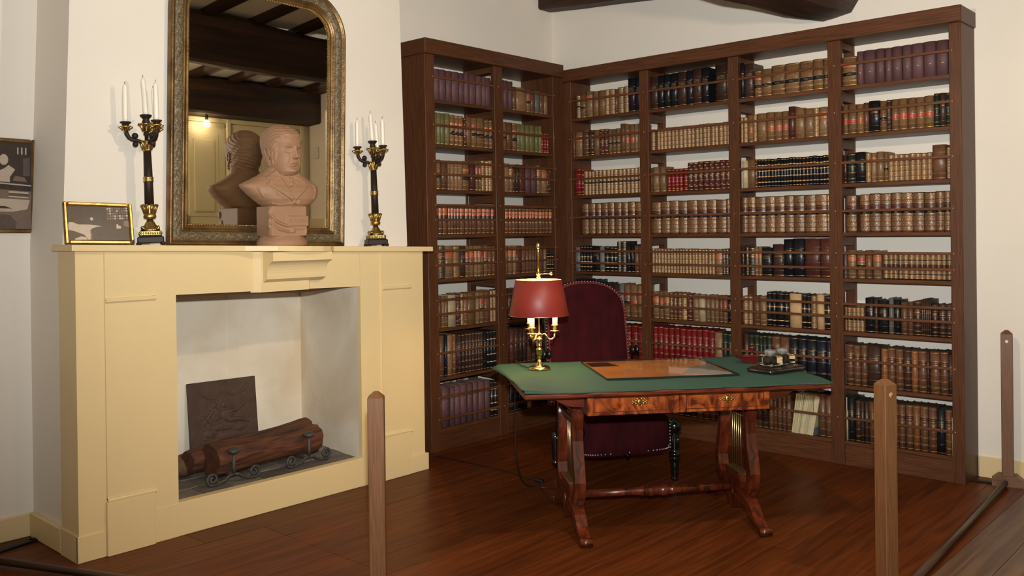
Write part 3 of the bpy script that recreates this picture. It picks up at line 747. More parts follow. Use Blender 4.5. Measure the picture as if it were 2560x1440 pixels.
for s in (-1, 1):
    flap((s * 0.050, 0.385), (s * 0.112, 0.343), (s * 0.092, 0.322), (s * 0.034, 0.352), 0.011)     # collar
    flap((s * 0.038, 0.352), (s * 0.116, 0.312), (0.016 + s * 0.006, 0.226), (0.014 + s * 0.002, 0.250), 0.0085)   # lapel
def seam(pts, r=0.0035): to.tube([surf(x, z, r * 0.2) for x, z in pts], r, T_, 8)
seam([(0.016, 0.228), (0.018, 0.208), (0.016, 0.190)], 0.005)
seam([(-0.165, 0.315), (-0.155, 0.285), (-0.128, 0.245)], 0.005); seam([(0.150, 0.312), (0.155, 0.285), (0.140, 0.240)], 0.005)
seam([(-0.115, 0.300), (-0.07, 0.262), (-0.02, 0.232)], 0.004); seam([(0.012, 0.215), (-0.05, 0.205), (-0.09, 0.215)], 0.004)
bt = surf(0.036, 0.224); to.lathe([(0.0, 0.0), (0.010, 0.0), (0.013, 0.003), (0.0155, 0.001), (0.0165, -0.006)], T_, 18, M=Matrix.Translation((bt[0], bt[1] - 0.007, bt[2])) @ Matrix.Rotation(PI / 2, 4, 'X') @ Matrix.Scale(1.0, 4))
seam([(0.088, 0.318), (0.094, 0.324), (0.100, 0.316)], 0.006)
# cravat: wound folds and a crumpled fall
for k in range(7):
    z = 0.372 + k * 0.0095; rx = 0.066 - 0.0022 * k
    ring = [(0.004 + rx * math.cos(2 * PI * i / 40), -0.004 + (rx * 0.97) * math.sin(2 * PI * i / 40), z + 0.012 * math.sin(2 * PI * i / 40 + 0.3) + 0.002 * math.sin(3 * 2 * PI * i / 40 + k)) for i in range(41)]
    to.tube(ring, 0.0078, T_, 8)
cr = random.Random(4)
for k in range(26):
    z = 0.366 - k * 0.0048; sx = 0.014 * (1 - k / 40)
    p = surf(0.014 + cr.uniform(-sx, sx), z, 0.003); to.ball(p, (cr.uniform(0.005, 0.011), 0.006, cr.uniform(0.004, 0.008)), T_, 9, 6)
tb = to.build('torso', bust); remesh(tb, 0.0028, 1)
# head: cross-sections with modelled features
HS = [(-0.150, -0.046, 0.052, 0.050), (-0.118, -0.050, 0.052, 0.050), (-0.108, -0.070, 0.052, 0.050), (-0.096, -0.081, 0.054, 0.055), (-0.080, -0.081, 0.060, 0.062), (-0.058, -0.083, 0.072, 0.067), (-0.030, -0.085, 0.090, 0.071), (0.0, -0.084, 0.104, 0.074),
      (0.030, -0.086, 0.112, 0.077), (0.055, -0.083, 0.112, 0.078), (0.078, -0.071, 0.104, 0.072), (0.096, -0.050, 0.086, 0.058), (0.108, -0.026, 0.064, 0.040), (0.115, -0.004, 0.044, 0.022), (0.117, 0.012, 0.028, 0.006)]
def G(x, s): return math.exp(-(x / s) ** 2)
def segd(x, z, x0, z0, x1, z1):
    t = max(0, min(1, ((x - x0) * (x1 - x0) + (z - z0) * (z1 - z0)) / ((x1 - x0) ** 2 + (z1 - z0) ** 2)))
    return math.hypot(x - x0 - t * (x1 - x0), z - z0 - t * (z1 - z0))
def face(x, z):
    ax = abs(x); d = 0.0
    d += 0.0075 * G(ax - 0.028, 0.020) * G(z - 0.021 - 0.10 * (ax - 0.028), 0.0065) + 0.004 * G(x, 0.012) * G(z - 0.020, 0.011)
    d -= 0.0120 * G(ax - 0.029, 0.0150) * G(z - 0.003, 0.0105)
    d += 0.0072 * G(ax - 0.029, 0.0095) * G(z - 0.0015, 0.0058)
    d += 0.0022 * G(ax - 0.029, 0.013) * G(z - 0.0088 + 12 * (ax - 0.029) ** 2, 0.0018) - 0.0018 * G(ax - 0.029, 0.011) * G(z - 0.0058 + 9 * (ax - 0.029) ** 2, 0.0014)
    d -= 0.0020 * G(ax - 0.029, 0.012) * G(z + 0.0085 - 8 * (ax - 0.029) ** 2, 0.0020)
    if z < 0.022:
        t = max(0.0, min(1.0, (0.022 - z) / 0.052)); h = 0.005 + 0.0205 * t ** 1.15
        if z < -0.030: h *= max(0.0, 1 - ((-0.030 - z) / 0.0105) ** 1.5) if z > -0.0405 else 0
        d += h * G(x, 0.0068 + 0.0042 * t)
    d += 0.0085 * G(ax - 0.0115, 0.0055) * G(z + 0.0315, 0.0060)
    d += 0.0050 * G(ax - 0.046, 0.016) * G(z + 0.018, 0.013) + 0.004 * G(ax - 0.040, 0.018) * G(z + 0.060, 0.020)
    d -= 0.0032 * G(segd(ax, z, 0.017, -0.028, 0.033, -0.064), 0.0030)
    d += 0.0048 * G(x, 0.024) * G(z + 0.054, 0.0110)
    d += 0.0030 * G(x, 0.017) * G(z + 0.0570, 0.0032) + 0.0040 * G(x, 0.0145) * G(z + 0.0675, 0.0040)
    d -= 0.0042 * G(x, 0.019) * G(z + 0.0618 + 4 * x * x, 0.0017) + 0.0042 * G(x, 0.020) * G(z + 0.0780, 0.0048)
    d += 0.0085 * G(x, 0.0170) * G(z + 0.0930, 0.0105)
    d -= 0.0016 * G(ax, 0.030) * (G(z - 0.040, 0.0014) + G(z - 0.049, 0.0014) + 0.7 * G(z - 0.057, 0.0014))
    return d
def hair(x, y, z, ph):
    """0..1 hair mask and strand relief; ph = angle round the head, 0 at the front"""
    af = abs(ph)
    line = 0.072 - 0.006 * math.cos(2 * ph) if af < 0.55 else (0.072 - (af - 0.55) * 0.070 if af < 1.15 else (0.03 - (af - 1.15) * 0.30 if af < 1.5 else -0.075))
    if 1.5 <= af < 1.85: line = -0.075 + 0.06 * G(af - 1.62, 0.10)
    m_ = 1 / (1 + math.exp(-(z - line) / 0.0030))
    if 1.02 < af < 1.42: m_ = max(m_, 1 / (1 + math.exp(-(z - (-0.072 + 0.18 * (1.42 - af))) / 0.003)) * 0.75 * G(af - 1.22, 0.16))
    st = math.sin(470 * (0.75 * z + 0.42 * y) + 2.6 * math.sin(3.1 * ph + 26 * z) + 1.4 * math.sin(7 * ph)) * 0.6 + 0.4 * math.sin(150 * z + 9 * ph + 2 * math.sin(40 * y))
    return m_, st
hd = MB()
HM = Matrix.Translation((0.006, -0.014, 0.482)) @ Matrix.Rotation(math.radians(13), 4, 'Z') @ Matrix.Rotation(math.radians(1), 4, 'X') @ Matrix.Scale(1.10, 4)
rings = []; NH, NP = 190, 220
for i in range(NH + 1):
    z = -0.150 + (0.117 + 0.150) * i / NH
    f_, b_, hw = lerp_tab(HS, z); cy = (f_ + b_) / 2; ry = (b_ - f_) / 2; ring = []
    pw_ = 2.25
    for k in range(NP):
        ph = -PI + 2 * PI * k / NP          # 0 = front (-y)
        sx, cy_ = math.sin(ph), -math.cos(ph)
        x = hw * math.copysign(abs(sx) ** (2 / pw_), sx); y = cy + ry * math.copysign(abs(cy_) ** (2 / pw_), cy_)
        w_ = max(0.0, min(1.0, (math.cos(ph) - 0.05) / 0.35)) if z > -0.112 else 0
        yy = y - face(x, z) * w_
        m_, st = hair(x, y, z, ph)
        th = m_ * (0.0070 + 0.0022 * st)
        nx, ny = sx / hw, cy_ / ry; L_ = math.hypot(nx, ny)
        zup = 0.0 if z < 0.07 else (z - 0.07) / 0.047
        ring.append((x + nx / L_ * th * (1 - 0.5 * zup), yy + ny / L_ * th * (1 - 0.5 * zup), z + th * zup))
    rings.append(ring)
hd.loft(rings, T_, M=HM)
for s in (-1, 1):
    hd.ball((s * 0.0745, 0.012, -0.012), (0.006, 0.015, 0.026), T_, 16, 10, M=HM)
    hd.tube([(s * 0.079, 0.000, -0.028), (s * 0.081, -0.001, -0.006), (s * 0.083, 0.006, 0.012), (s * 0.084, 0.018, 0.014), (s * 0.084, 0.026, 0.002), (s * 0.082, 0.022, -0.018), (s * 0.080, 0.010, -0.036), (s * 0.078, 0.003, -0.036)], [0.003, 0.003, 0.0035, 0.004, 0.004, 0.0035, 0.005, 0.005], T_, 8, M=HM)
ho = hd.build('head', bust)

# ------------------------------------------------------------------ candelabra and candles
def candelabrum(loc, rz, label):
    e = thing('candelabrum', loc, label, 'candelabrum', rz, 'pair of candelabra on the mantel'); e.rotation_euler = (0, TILT, rz); e.scale = (1.09, 1.09, 1.09)
    b_ = MB().box(-0.058, 0.058, -0.058, 0.058, 0.010, 0.040, 'bronze_dark', 0.004)
    for sx in (-1, 1):
        for sy in (-1, 1): b_.ball((sx * 0.052, sy * 0.052, 0.008), (0.012, 0.012, 0.009), 'bronze_dark', 10, 6)
    b_.box(-0.050, 0.050, -0.050, 0.050, 0.040, 0.046, 'bronze_dark', 0.002); bo = b_.build('plinth', e)
    g = MB()
    for i in range(4):
        Mz = Matrix.Rotation(i * PI / 2, 4, 'Z')
        g.box(-0.046, 0.046, -0.0475, -0.04, 0.046, 0.066, 'gilt_bright', 0.002, M=Mz)
        for k in range(9): g.ball((-0.04 + 0.01 * k, -0.048, 0.056), (0.0045, 0.004, 0.007), 'gilt_bright', 7, 5, M=Mz)
    g.build('gilt_band', e)
    d_ = MB().lathe([(0.044, 0.066), (0.042, 0.074), (0.033, 0.086), (0.024, 0.098), (0.020, 0.108), (0.012, 0.112), (0.011, 0.120)], 'gilt_bright', 20)
    for i in range(4):
        a = i * PI / 2 + PI / 4
        d_.tube([(0.036 * math.cos(a), 0.036 * math.sin(a), 0.084), (0.048 * math.cos(a), 0.048 * math.sin(a), 0.074), (0.052 * math.cos(a), 0.052 * math.sin(a), 0.082), (0.047 * math.cos(a), 0.047 * math.sin(a), 0.088)], [0.009, 0.008, 0.006, 0.005], 'gilt_bright', 8)
    d_.build('gilt_dome', e)
    MB().lathe([(0.011, 0.108), (0.017, 0.113), (0.011, 0.120)], 'bronze_dark', 16).build('collar', e)
    cp = MB().lathe([(0.010, 0.119), (0.026, 0.126), (0.029, 0.136), (0.024, 0.146), (0.022, 0.15), (0.025, 0.170), (0.030, 0.186), (0.028, 0.188), (0.018, 0.186)], 'gilt_bright', 24)
    for i in range(10):
        a = 2 * PI * i / 10
        cp.tube([(0.0225 * math.cos(a), 0.0225 * math.sin(a), 0.148), (0.027 * math.cos(a), 0.027 * math.sin(a), 0.170), (0.036 * math.cos(a), 0.036 * math.sin(a), 0.190), (0.037 * math.cos(a), 0.037 * math.sin(a), 0.187)], [0.005, 0.0065, 0.006, 0.003], 'gilt_bright', 7)
    cp.build('leaf_cup', e)
    MB().lathe([(0.021, 0.184), (0.020, 0.300), (0.017, 0.442)], 'bronze_dark', 24).build('shaft', e)
    MB().lathe([(0.0205, 0.297), (0.0235, 0.299), (0.0235, 0.303), (0.0215, 0.306), (0.0215, 0.312), (0.0235, 0.315), (0.0235, 0.319), (0.020, 0.321)], 'gilt_bright', 24).build('gilt_ring', e)
    c_ = MB().lathe([(0.018, 0.440), (0.019, 0.446), (0.021, 0.460), (0.026, 0.486), (0.022, 0.490), (0.0, 0.490)], 'gilt_bright', 20)
    for i in range(8):
        a = 2 * PI * i / 8
        c_.tube([(0.019 * math.cos(a), 0.019 * math.sin(a), 0.448), (0.024 * math.cos(a), 0.024 * math.sin(a), 0.472), (0.031 * math.cos(a), 0.031 * math.sin(a), 0.490)], [0.004, 0.006, 0.004], 'gilt_bright', 6)
    c_.build('capital', e)
    s_ = MB().lathe([(0.008, 0.488), (0.009, 0.515), (0.014, 0.518), (0.014, 0.524), (0.010, 0.526), (0.010, 0.530)], 'bronze_dark', 16)
    s_.build('stem', e)
    def holder(c, parent, k):
        g_ = MB().lathe([(0.009, -0.012 * k), (0.012, 0.0), (0.020, 0.012), (0.026, 0.016), (0.022, 0.018), (0.012, 0.016)], 'gilt_bright', 18, c)
        for i in range(6):
            a = 2 * PI * i / 6
            g_.tube([(c[0] + 0.012 * math.cos(a), c[1] + 0.012 * math.sin(a), c[2]), (c[0] + 0.022 * math.cos(a), c[1] + 0.022 * math.sin(a), c[2] + 0.012), (c[0] + 0.032 * math.cos(a), c[1] + 0.032 * math.sin(a), c[2] + 0.013)], [0.004, 0.006, 0.003], 'gilt_bright', 6)
        ho_ = g_.build('drip_pan', parent)
        MB().lathe([(0.011, 0.014), (0.014, 0.020), (0.016, 0.028), (0.024, 0.033), (0.025, 0.037), (0.021, 0.039), (0.013, 0.038), (0.013, 0.030), (0.0, 0.030)], 'bronze_dark', 18, c).build('nozzle', parent)
    top = [(0, 0, 0.648)]
    st = MB().lathe([(0.012, 0.528), (0.013, 0.54), (0.024, 0.566), (0.028, 0.570), (0.014, 0.572)], 'gilt_bright', 18)
    for i in range(6):
        a = 2 * PI * i / 6
        st.tube([(0.013 * math.cos(a), 0.013 * math.sin(a), 0.535), (0.022 * math.cos(a), 0.022 * math.sin(a), 0.560), (0.034 * math.cos(a), 0.034 * math.sin(a), 0.569), (0.036 * math.cos(a), 0.036 * math.sin(a), 0.562)], [0.005, 0.007, 0.005, 0.003], 'gilt_bright', 6)
    st.build('flower_cup', e)
    MB().lathe([(0.013, 0.568), (0.018, 0.580), (0.013, 0.590), (0.017, 0.596), (0.026, 0.606), (0.027, 0.610), (0.022, 0.612), (0.013, 0.611), (0.013, 0.600), (0, 0.600)], 'bronze_dark', 20).build('nozzle', e)
    spots = [(0, 0, 0.601)]
    for i in range(3):
        a = 2 * PI * i / 3
        ca, sa = math.cos(a), math.sin(a)
        P_ = lambda r_, z: (r_ * ca, r_ * sa, z)
        ar = MB().tube([P_(0.018, 0.476), P_(0.03, 0.488), P_(0.045, 0.492), P_(0.062, 0.494), P_(0.076, 0.504), P_(0.086, 0.522), P_(0.089, 0.545)], [0.008, 0.008, 0.008, 0.0085, 0.009, 0.010, 0.010], 'bronze_dark', 10)
        ar.ball(P_(0.050, 0.513), (0.0145, 0.0145, 0.014), 'bronze_dark', 12, 8); ar.ball(P_(0.050, 0.474), (0.0135, 0.0135, 0.013), 'bronze_dark', 12, 8)
        ao = ar.build('arm', e)
        holder(P_(0.089, 0.540), ao, 1)
        spots.append((0.089 * ca, 0.089 * sa, 0.570))
    return e, spots
def candle(e, p, hgt, lean, label):
    c = thing('candle', (0, 0, 0), label, 'candle', group='white candles in the candelabra')
    bpy.context.view_layer.update()
    c.matrix_world = e.matrix_world @ Matrix.Translation(p) @ Matrix.Rotation(lean[0], 4, 'X') @ Matrix.Rotation(lean[1], 4, 'Y')
    MB().lathe([(0.0, 0.0), (0.0112, 0.0), (0.0112, 0.03), (0.0108, hgt - 0.018), (0.0085, hgt - 0.008), (0.003, hgt), (0.0, hgt + 0.001)], 'wax_white', 18).build('wax', c)
    MB().tube([(0, 0, hgt - 0.002), (0.001, 0, hgt + 0.006), (-0.003, 0, hgt + 0.012)], [0.0013, 0.0012, 0.0008], 'wick', 6).build('wick', c)
CAMRT = math.atan2(-math.cos(YAW), math.sin(YAW))
for (x, yy, rel, nm, hs, nms) in ((2.158, 4.475, 202, 'left', (0.190, 0.188, 0.188, 0.186), ('left arm', 'right front arm', 'right rear arm')),
                                  (3.627, 4.475, 200, 'right', (0.176, 0.166, 0.166, 0.160), ('left arm', 'right front arm', 'rear arm'))):
    lb = 'bronze and gilt three-armed candelabrum %s' % ('beside the small framed photograph, left of the mirror' if nm == 'left' else 'at the right end of the mantel, right of the mirror')
    e, sp = candelabrum((x, yy, mt(x) + 0.0005), CAMRT + math.radians(rel), lb)
    names = ('centre cup',) + nms
    for i, p in enumerate(sp):
        lean = ((0.02, 0.035), (-0.03, -0.02), (0.01, -0.01), (0.03, 0.04))[i]
        candle(e, p, hs[i] - 0.004, lean, 'white candle in the %s of the %s candelabrum' % (names[i], nm))

# ------------------------------------------------------------------ framed photographs
def framed(loc, rot, wd, ht, fw_, label, prof_mat, name, beads=False):
    e = thing(name, loc, label, 'framed photo'); e.rotation_euler = rot
    for nm, (x0, x1, z0, z1) in (('frame_side', (-wd / 2, -wd / 2 + fw_, 0, ht)), ('frame_side', (wd / 2 - fw_, wd / 2, 0, ht)), ('frame_side', (-wd / 2 + fw_, wd / 2 - fw_, 0, fw_)), ('frame_side', (-wd / 2 + fw_, wd / 2 - fw_, ht - fw_, ht))):
        m_ = MB().box(x0, x1, -0.018, 0.0, z0, z1, prof_mat, fw_ * 0.28)
        if beads:
            if x1 - x0 < ht / 2: [m_.ball(((x0 + x1) / 2, -0.0185, z0 + k * 0.009), 0.0028, 'gilt', 6, 4) for k in range(int((z1 - z0) / 0.009))]
            else: [m_.ball((x0 + k * 0.009, -0.0185, (z0 + z1) / 2), 0.0028, 'gilt', 6, 4) for k in range(int((x1 - x0) / 0.009))]
        m_.build(nm, e)
    pr = MB().box(-wd / 2 + fw_ * 0.6, wd / 2 - fw_ * 0.6, -0.008, -0.002, fw_ * 0.6, ht - fw_ * 0.6, 'photo_brown')
    return e, pr, (wd - 2 * fw_), (ht - 2 * fw_)
def pic(pr, W_, H_, fw_, pts, mat, k):
    yy = -0.0082 - 0.00008 * k
    pr.add([((u - 0.5) * W_, yy, fw_ + v * H_) for u, v in pts], [tuple(range(len(pts)))], mat)
e, pr, W_, H_ = framed((1.912, 4.505, mt(1.912) + 0.001), (math.radians(-12), TILT, math.radians(-2)), 0.335, 0.212, 0.020, 'small gilt-framed brown photograph of a study, leaning on the mantel', 'gilt', 'framed_photograph')
fw_ = 0.020
pic(pr, W_, H_, fw_, [(0.0, 0.30), (0.10, 0.26), (0.25, 0.16), (0.31, 0.02), (0.345, 0.02), (0.36, 0.30), (0.37, 0.33), (0.40, 0.36), (0.0, 0.44)], 'photo_light', 0)
pic(pr, W_, H_, fw_, [(0.0, 0.44), (0.40, 0.36), (0.47, 0.40), (0.55, 0.42), (0.36, 0.46), (0.16, 0.46), (0.08, 0.52), (0.02, 0.52)], 'photo_light', 1)
pic(pr, W_, H_, fw_, [(0.10, 0.05), (0.2, 0.11), (0.27, 0.09), (0.3, 0.02), (0.1, 0.01)], 'photo_light', 2)
pic(pr, W_, H_, fw_, [(0.345, 0.3), (0.37, 0.30), (0.375, 0.02), (0.36, 0.02)], 'photo_mid', 3)
pic(pr, W_, H_, fw_, [(0.385 + 0.028 * math.cos(a * PI / 4), 0.63 + 0.05 * math.sin(a * PI / 4)) for a in range(8)], 'photo_light', 1)
rp = random.Random(2)
for r_ in range(5):
    for k in range(9):
        u0 = 0.64 + k * 0.040; v0 = 0.62 + r_ * 0.075 + 0.004 * k
        pic(pr, W_, H_, fw_, [(u0, v0), (u0 + 0.03, v0), (u0 + 0.03, v0 + 0.05), (u0, v0 + 0.05)], rp.choice(('photo_mid', 'photo_grey', 'photo_light', 'photo_mid')), 1)
pic(pr, W_, H_, fw_, [(0.78, 0.36), (0.86, 0.36), (0.865, 0.43), (0.82, 0.45), (0.81, 0.50), (0.79, 0.49)], 'photo_light', 2)
pic(pr, W_, H_, fw_, [(0.90, 0.46), (1.0, 0.40), (1.0, 0.60), (0.92, 0.60)], 'photo_mid', 2)
pr.build('print', e)
fw_ = 0.022
e, pr, W_, H_ = framed((1.456, 5.018, 1.574), (0, math.radians(0.6), 0), 0.68, 0.487, fw_, 'gilt-framed brown photograph hanging on the wall at the left edge', 'gilt_worn', 'framed_photograph', True)
R_ = lambda u: 0.5 + (u - 0.5)          # the visible part is the right quarter
pic(pr, W_, H_, fw_, [(0.60, 0.0), (1.0, 0.0), (1.0, 0.44), (0.60, 0.47)], 'photo_mid', 0)
pic(pr, W_, H_, fw_, [(0.60, 0.0), (0.88, 0.0), (0.89, 0.08), (0.84, 0.16), (0.60, 0.18)], 'photo_grey', 1)
pic(pr, W_, H_, fw_, [(0.60, 0.20), (0.86, 0.20), (0.97, 0.23), (0.99, 0.34), (0.60, 0.36)], 'photo_light', 1)
pic(pr, W_, H_, fw_, [(0.60, 0.24), (0.86, 0.235), (0.80, 0.265), (0.60, 0.27)], 'photo_brown', 2)
pic(pr, W_, H_, fw_, [(0.83, 0.37), (0.98, 0.36), (0.98, 0.43), (0.83, 0.44)], 'photo_light', 1); pic(pr, W_, H_, fw_, [(0.83, 0.385), (0.98, 0.375), (0.98, 0.41), (0.83, 0.42)], 'photo_grey', 2)
pic(pr, W_, H_, fw_, [(0.60, 0.535), (1.0, 0.50), (1.0, 0.515), (0.60, 0.55)], 'photo_light', 1)
pic(pr, W_, H_, fw_, [(0.73, 0.55), (0.84, 0.54), (0.84, 0.60), (0.88, 0.69), (0.83, 0.74), (0.80, 0.70), (0.73, 0.65), (0.76, 0.62)], 'photo_light', 1)
pic(pr, W_, H_, fw_, [(0.795 + 0.034 * math.cos(a * PI / 5), 0.80 + 0.065 * math.sin(a * PI / 5)) for a in range(10)], 'photo_light', 2)
for u0 in (0.895, 0.925, 0.955, 0.72, 0.74): pic(pr, W_, H_, fw_, [(u0, 0.87), (u0 + 0.010, 0.87), (u0 + 0.010, 0.95), (u0, 0.95)], 'photo_light', 1)
pic(pr, W_, H_, fw_, [(0.86, 0.56), (0.97, 0.55), (0.95, 0.60), (0.88, 0.62)], 'photo_mid', 1); pic(pr, W_, H_, fw_, [(0.94, 0.62), (0.99, 0.62), (0.99, 0.84), (0.94, 0.82)], 'photo_grey', 1)
pr.build('print', e)
# ================================================================== bookcases
def bookcase(name, loc, rz, posts, shelves, rails, depth, ztop, xtop, lean, label, left_end, right_end, tth=0.098):
    e = thing(name, loc, label, 'bookcase', rz)
    def bx_(nm, x0, x1, y0, y1, z0, z1, mat, b=0.002, tone=None):
        m_ = MB(); m_.tone = tone or random.uniform(0.86, 1.10)
        m_.box(x0, x1, y0, y1, z0, z1, mat, b)
        if lean: m_.v = [(x - lean * (z - 1.4), y, z) for x, y, z in m_.v]
        return m_.build(nm, e)
    n = len(posts)
    for i, (x0, x1) in enumerate(posts):
        full = (i == 0 and left_end) or (i == n - 1 and right_end)
        bx_('post', x0, x1, 0, depth if full else 0.036, 0, ztop, 'oak_z')
        if not full:
            bx_('rear_post', x0 + 0.012, x1 - 0.012, depth - 0.036, depth, 0, ztop, 'oak_z')
            for s in shelves[:-1]: bx_('bearer', x0 + 0.014, x1 - 0.014, 0.037, depth - 0.037, s - 0.086, s - 0.026, 'oak_y')
            bx_('bearer', x0 + 0.014, x1 - 0.014, 0.037, depth - 0.037, ztop - 0.045, ztop - 0.001, 'oak_y')
    bx_('top_board', xtop[0], xtop[1], -0.028, depth, ztop, ztop + tth, 'oak_x', 0.004)
    for i in range(n - 1):
        a, b_ = posts[i][1], posts[i + 1][0]
        for s in shelves: bx_('shelf', a - 0.001, b_ + 0.001, 0.004, depth - 0.02, s - 0.024, s, 'oak_x')
        bx_('base_board', a, b_, 0.006, 0.030, 0.0, shelves[-1] - 0.025, 'oak_x')
        for s, rl in zip(shelves, rails):
            for h in rl: bx_('rail', a - 0.002, b_ + 0.002, 0.001, 0.012, s + h - 0.0085, s + h + 0.0085, 'oak_x', 0.002, 1.3)
    pg = MB()
    for i, (x0, x1) in enumerate(posts):
        for s, rl in zip(shelves, rails):
            for h in rl:
                xx = (x0 + x1) / 2 if 0 < i < n - 1 else (x1 - 0.016 if i == 0 else x0 + 0.016)
                pg.ball((xx - lean * (s + h - 1.4), -0.0005, s + h), (0.0042, 0.0018, 0.0042), 'peg_pale', 7, 4)
    tag(pg.build('rail_peg', e), kind='stuff')
    return e
SB = [2.464, 2.152, 1.834, 1.516, 1.218, 0.872, 0.521, 0.158]
SA = [2.488, 2.174, 1.852, 1.532, 1.217, 0.868, 0.520, 0.157]
RB = [(0.142,), (0.147,), (0.135,), (0.14,), (0.068, 0.165), (0.096, 0.18), (0.166,), (0.15,)]
RA = [(0.16,), (0.135,), (0.11, 0.20), (0.106, 0.21), (0.10, 0.20), (0.10, 0.20), (0.17,), (0.066, 0.22)]
PA = [(0.045, 0.136), (0.749, 0.841), (1.438, 1.574)]
PB = [(0.006, 0.093), (0.763, 0.844), (1.522, 1.603), (2.249, 2.337), (2.997, 3.067)]
LEAN_A = 0.0097
bookcase('bookcase', (4.2, 4.67, 0), 0, PA, SA, RA, 0.345, 2.800, (0.028, 1.549), LEAN_A, 'dark oak open-backed bookcase beside the chimney, left of the corner', True, True, 0.104)
bookcase('bookcase', (5.779, 4.70, 0), -PI / 2, PB, SB, RB, 0.268, 2.768, (-0.02, 3.076), 0.0, 'dark oak open-backed bookcase of four bays along the right wall', True, True)

# ------------------------------------------------------------------ books
# kind: (cover material, words, ribs, gilt lines, labels[(z0,z1,material)], tooled material)
KIND = {
 'p':  ('b_purple', 'purple cloth book', 0, 0, [], None), 'tn': ('b_tan', 'tan leather book', 4, 1, [], None),
 'tr': ('b_calf', 'tan leather book with red label', 4, 1, [(0.36, 0.50, 'l_red')], None), 'to': ('b_tan', 'tan leather book with orange label', 4, 1, [(0.64, 0.82, 'l_orange')], None),
 'tk': ('b_calf', 'tan leather book with black label', 4, 1, [(0.34, 0.48, 'l_black')], None), 'tb': ('b_calf', 'tan leather book with orange and black labels', 3, 2, [(0.66, 0.74, 'l_orange'), (0.34, 0.48, 'l_black')], None),
 'cl': ('b_calf', 'plain mottled tan book', 0, 0, [], None), 'br': ('b_brown', 'brown leather book', 4, 1, [], None),
 'bg': ('b_brown', 'brown leather book with gilt bands', 5, 3, [(0.62, 0.76, 'l_dark')], None), 'bo': ('b_brown', 'brown leather book with orange label', 3, 2, [(0.66, 0.86, 'l_orange'), (0.50, 0.65, 'l_dark')], None),
 'dk': ('b_dark', 'dark brown book', 4, 1, [], None), 'dg': ('b_dark', 'dark brown book with gilt bands', 5, 3, [], None), 'bk': ('b_black', 'black book', 3, 1, [], None),
 'bG': ('b_black', 'black book with gilt bands', 4, 4, [], None), 'nv': ('b_navy', 'blue-black book', 3, 2, [], None), 'rd': ('b_red', 'red leather book', 5, 2, [], None),
 'mr': ('b_maroon', 'reddish brown book with gilt ornaments', 4, 2, [], None), 'gd': ('b_calf', 'small tan book with gilt-tooled spine', 4, 2, [], 't_tan'),
 'gk': ('b_calf', 'small gilt-tooled tan book with black label', 4, 2, [(0.46, 0.56, 'l_black')], 't_tan'), 'gb': ('b_dark', 'small gilt-spined book with dark bands', 3, 2, [(0.42, 0.60, 'l_dark')], 't_tan'),
 'or': ('b_brown', 'large gilt-tooled brown leather volume', 6, 0, [(0.60, 0.73, 'l_dark'), (0.47, 0.545, 'l_black')], 't_brown'), 've': ('b_vellum', 'pale vellum book', 0, 0, [], None),
 'pa': ('b_paper', 'pale paper-bound book', 0, 0, [], None), 'ol': ('b_olive', 'olive green book', 4, 1, [], None), 'gn': ('b_green', 'dark green book', 4, 2, [], None),
 'am': ('b_amber', 'amber brown book', 5, 2, [], None), 'gy': ('b_grey', 'grey-brown book', 3, 1, [], None), 'mx': ('b_maroon', 'maroon book', 4, 1, [], None), 'bd': ('b_board', 'blue-grey board', 0, 0, [], None),
 'ro': ('b_calf', 'brown book with red and black labels', 4, 1, [(0.62, 0.78, 'l_red'), (0.36, 0.50, 'l_black')], None),
 'tO': ('b_dark', 'dark book with gold-tooled spine', 4, 3, [], 't_dark'),
}
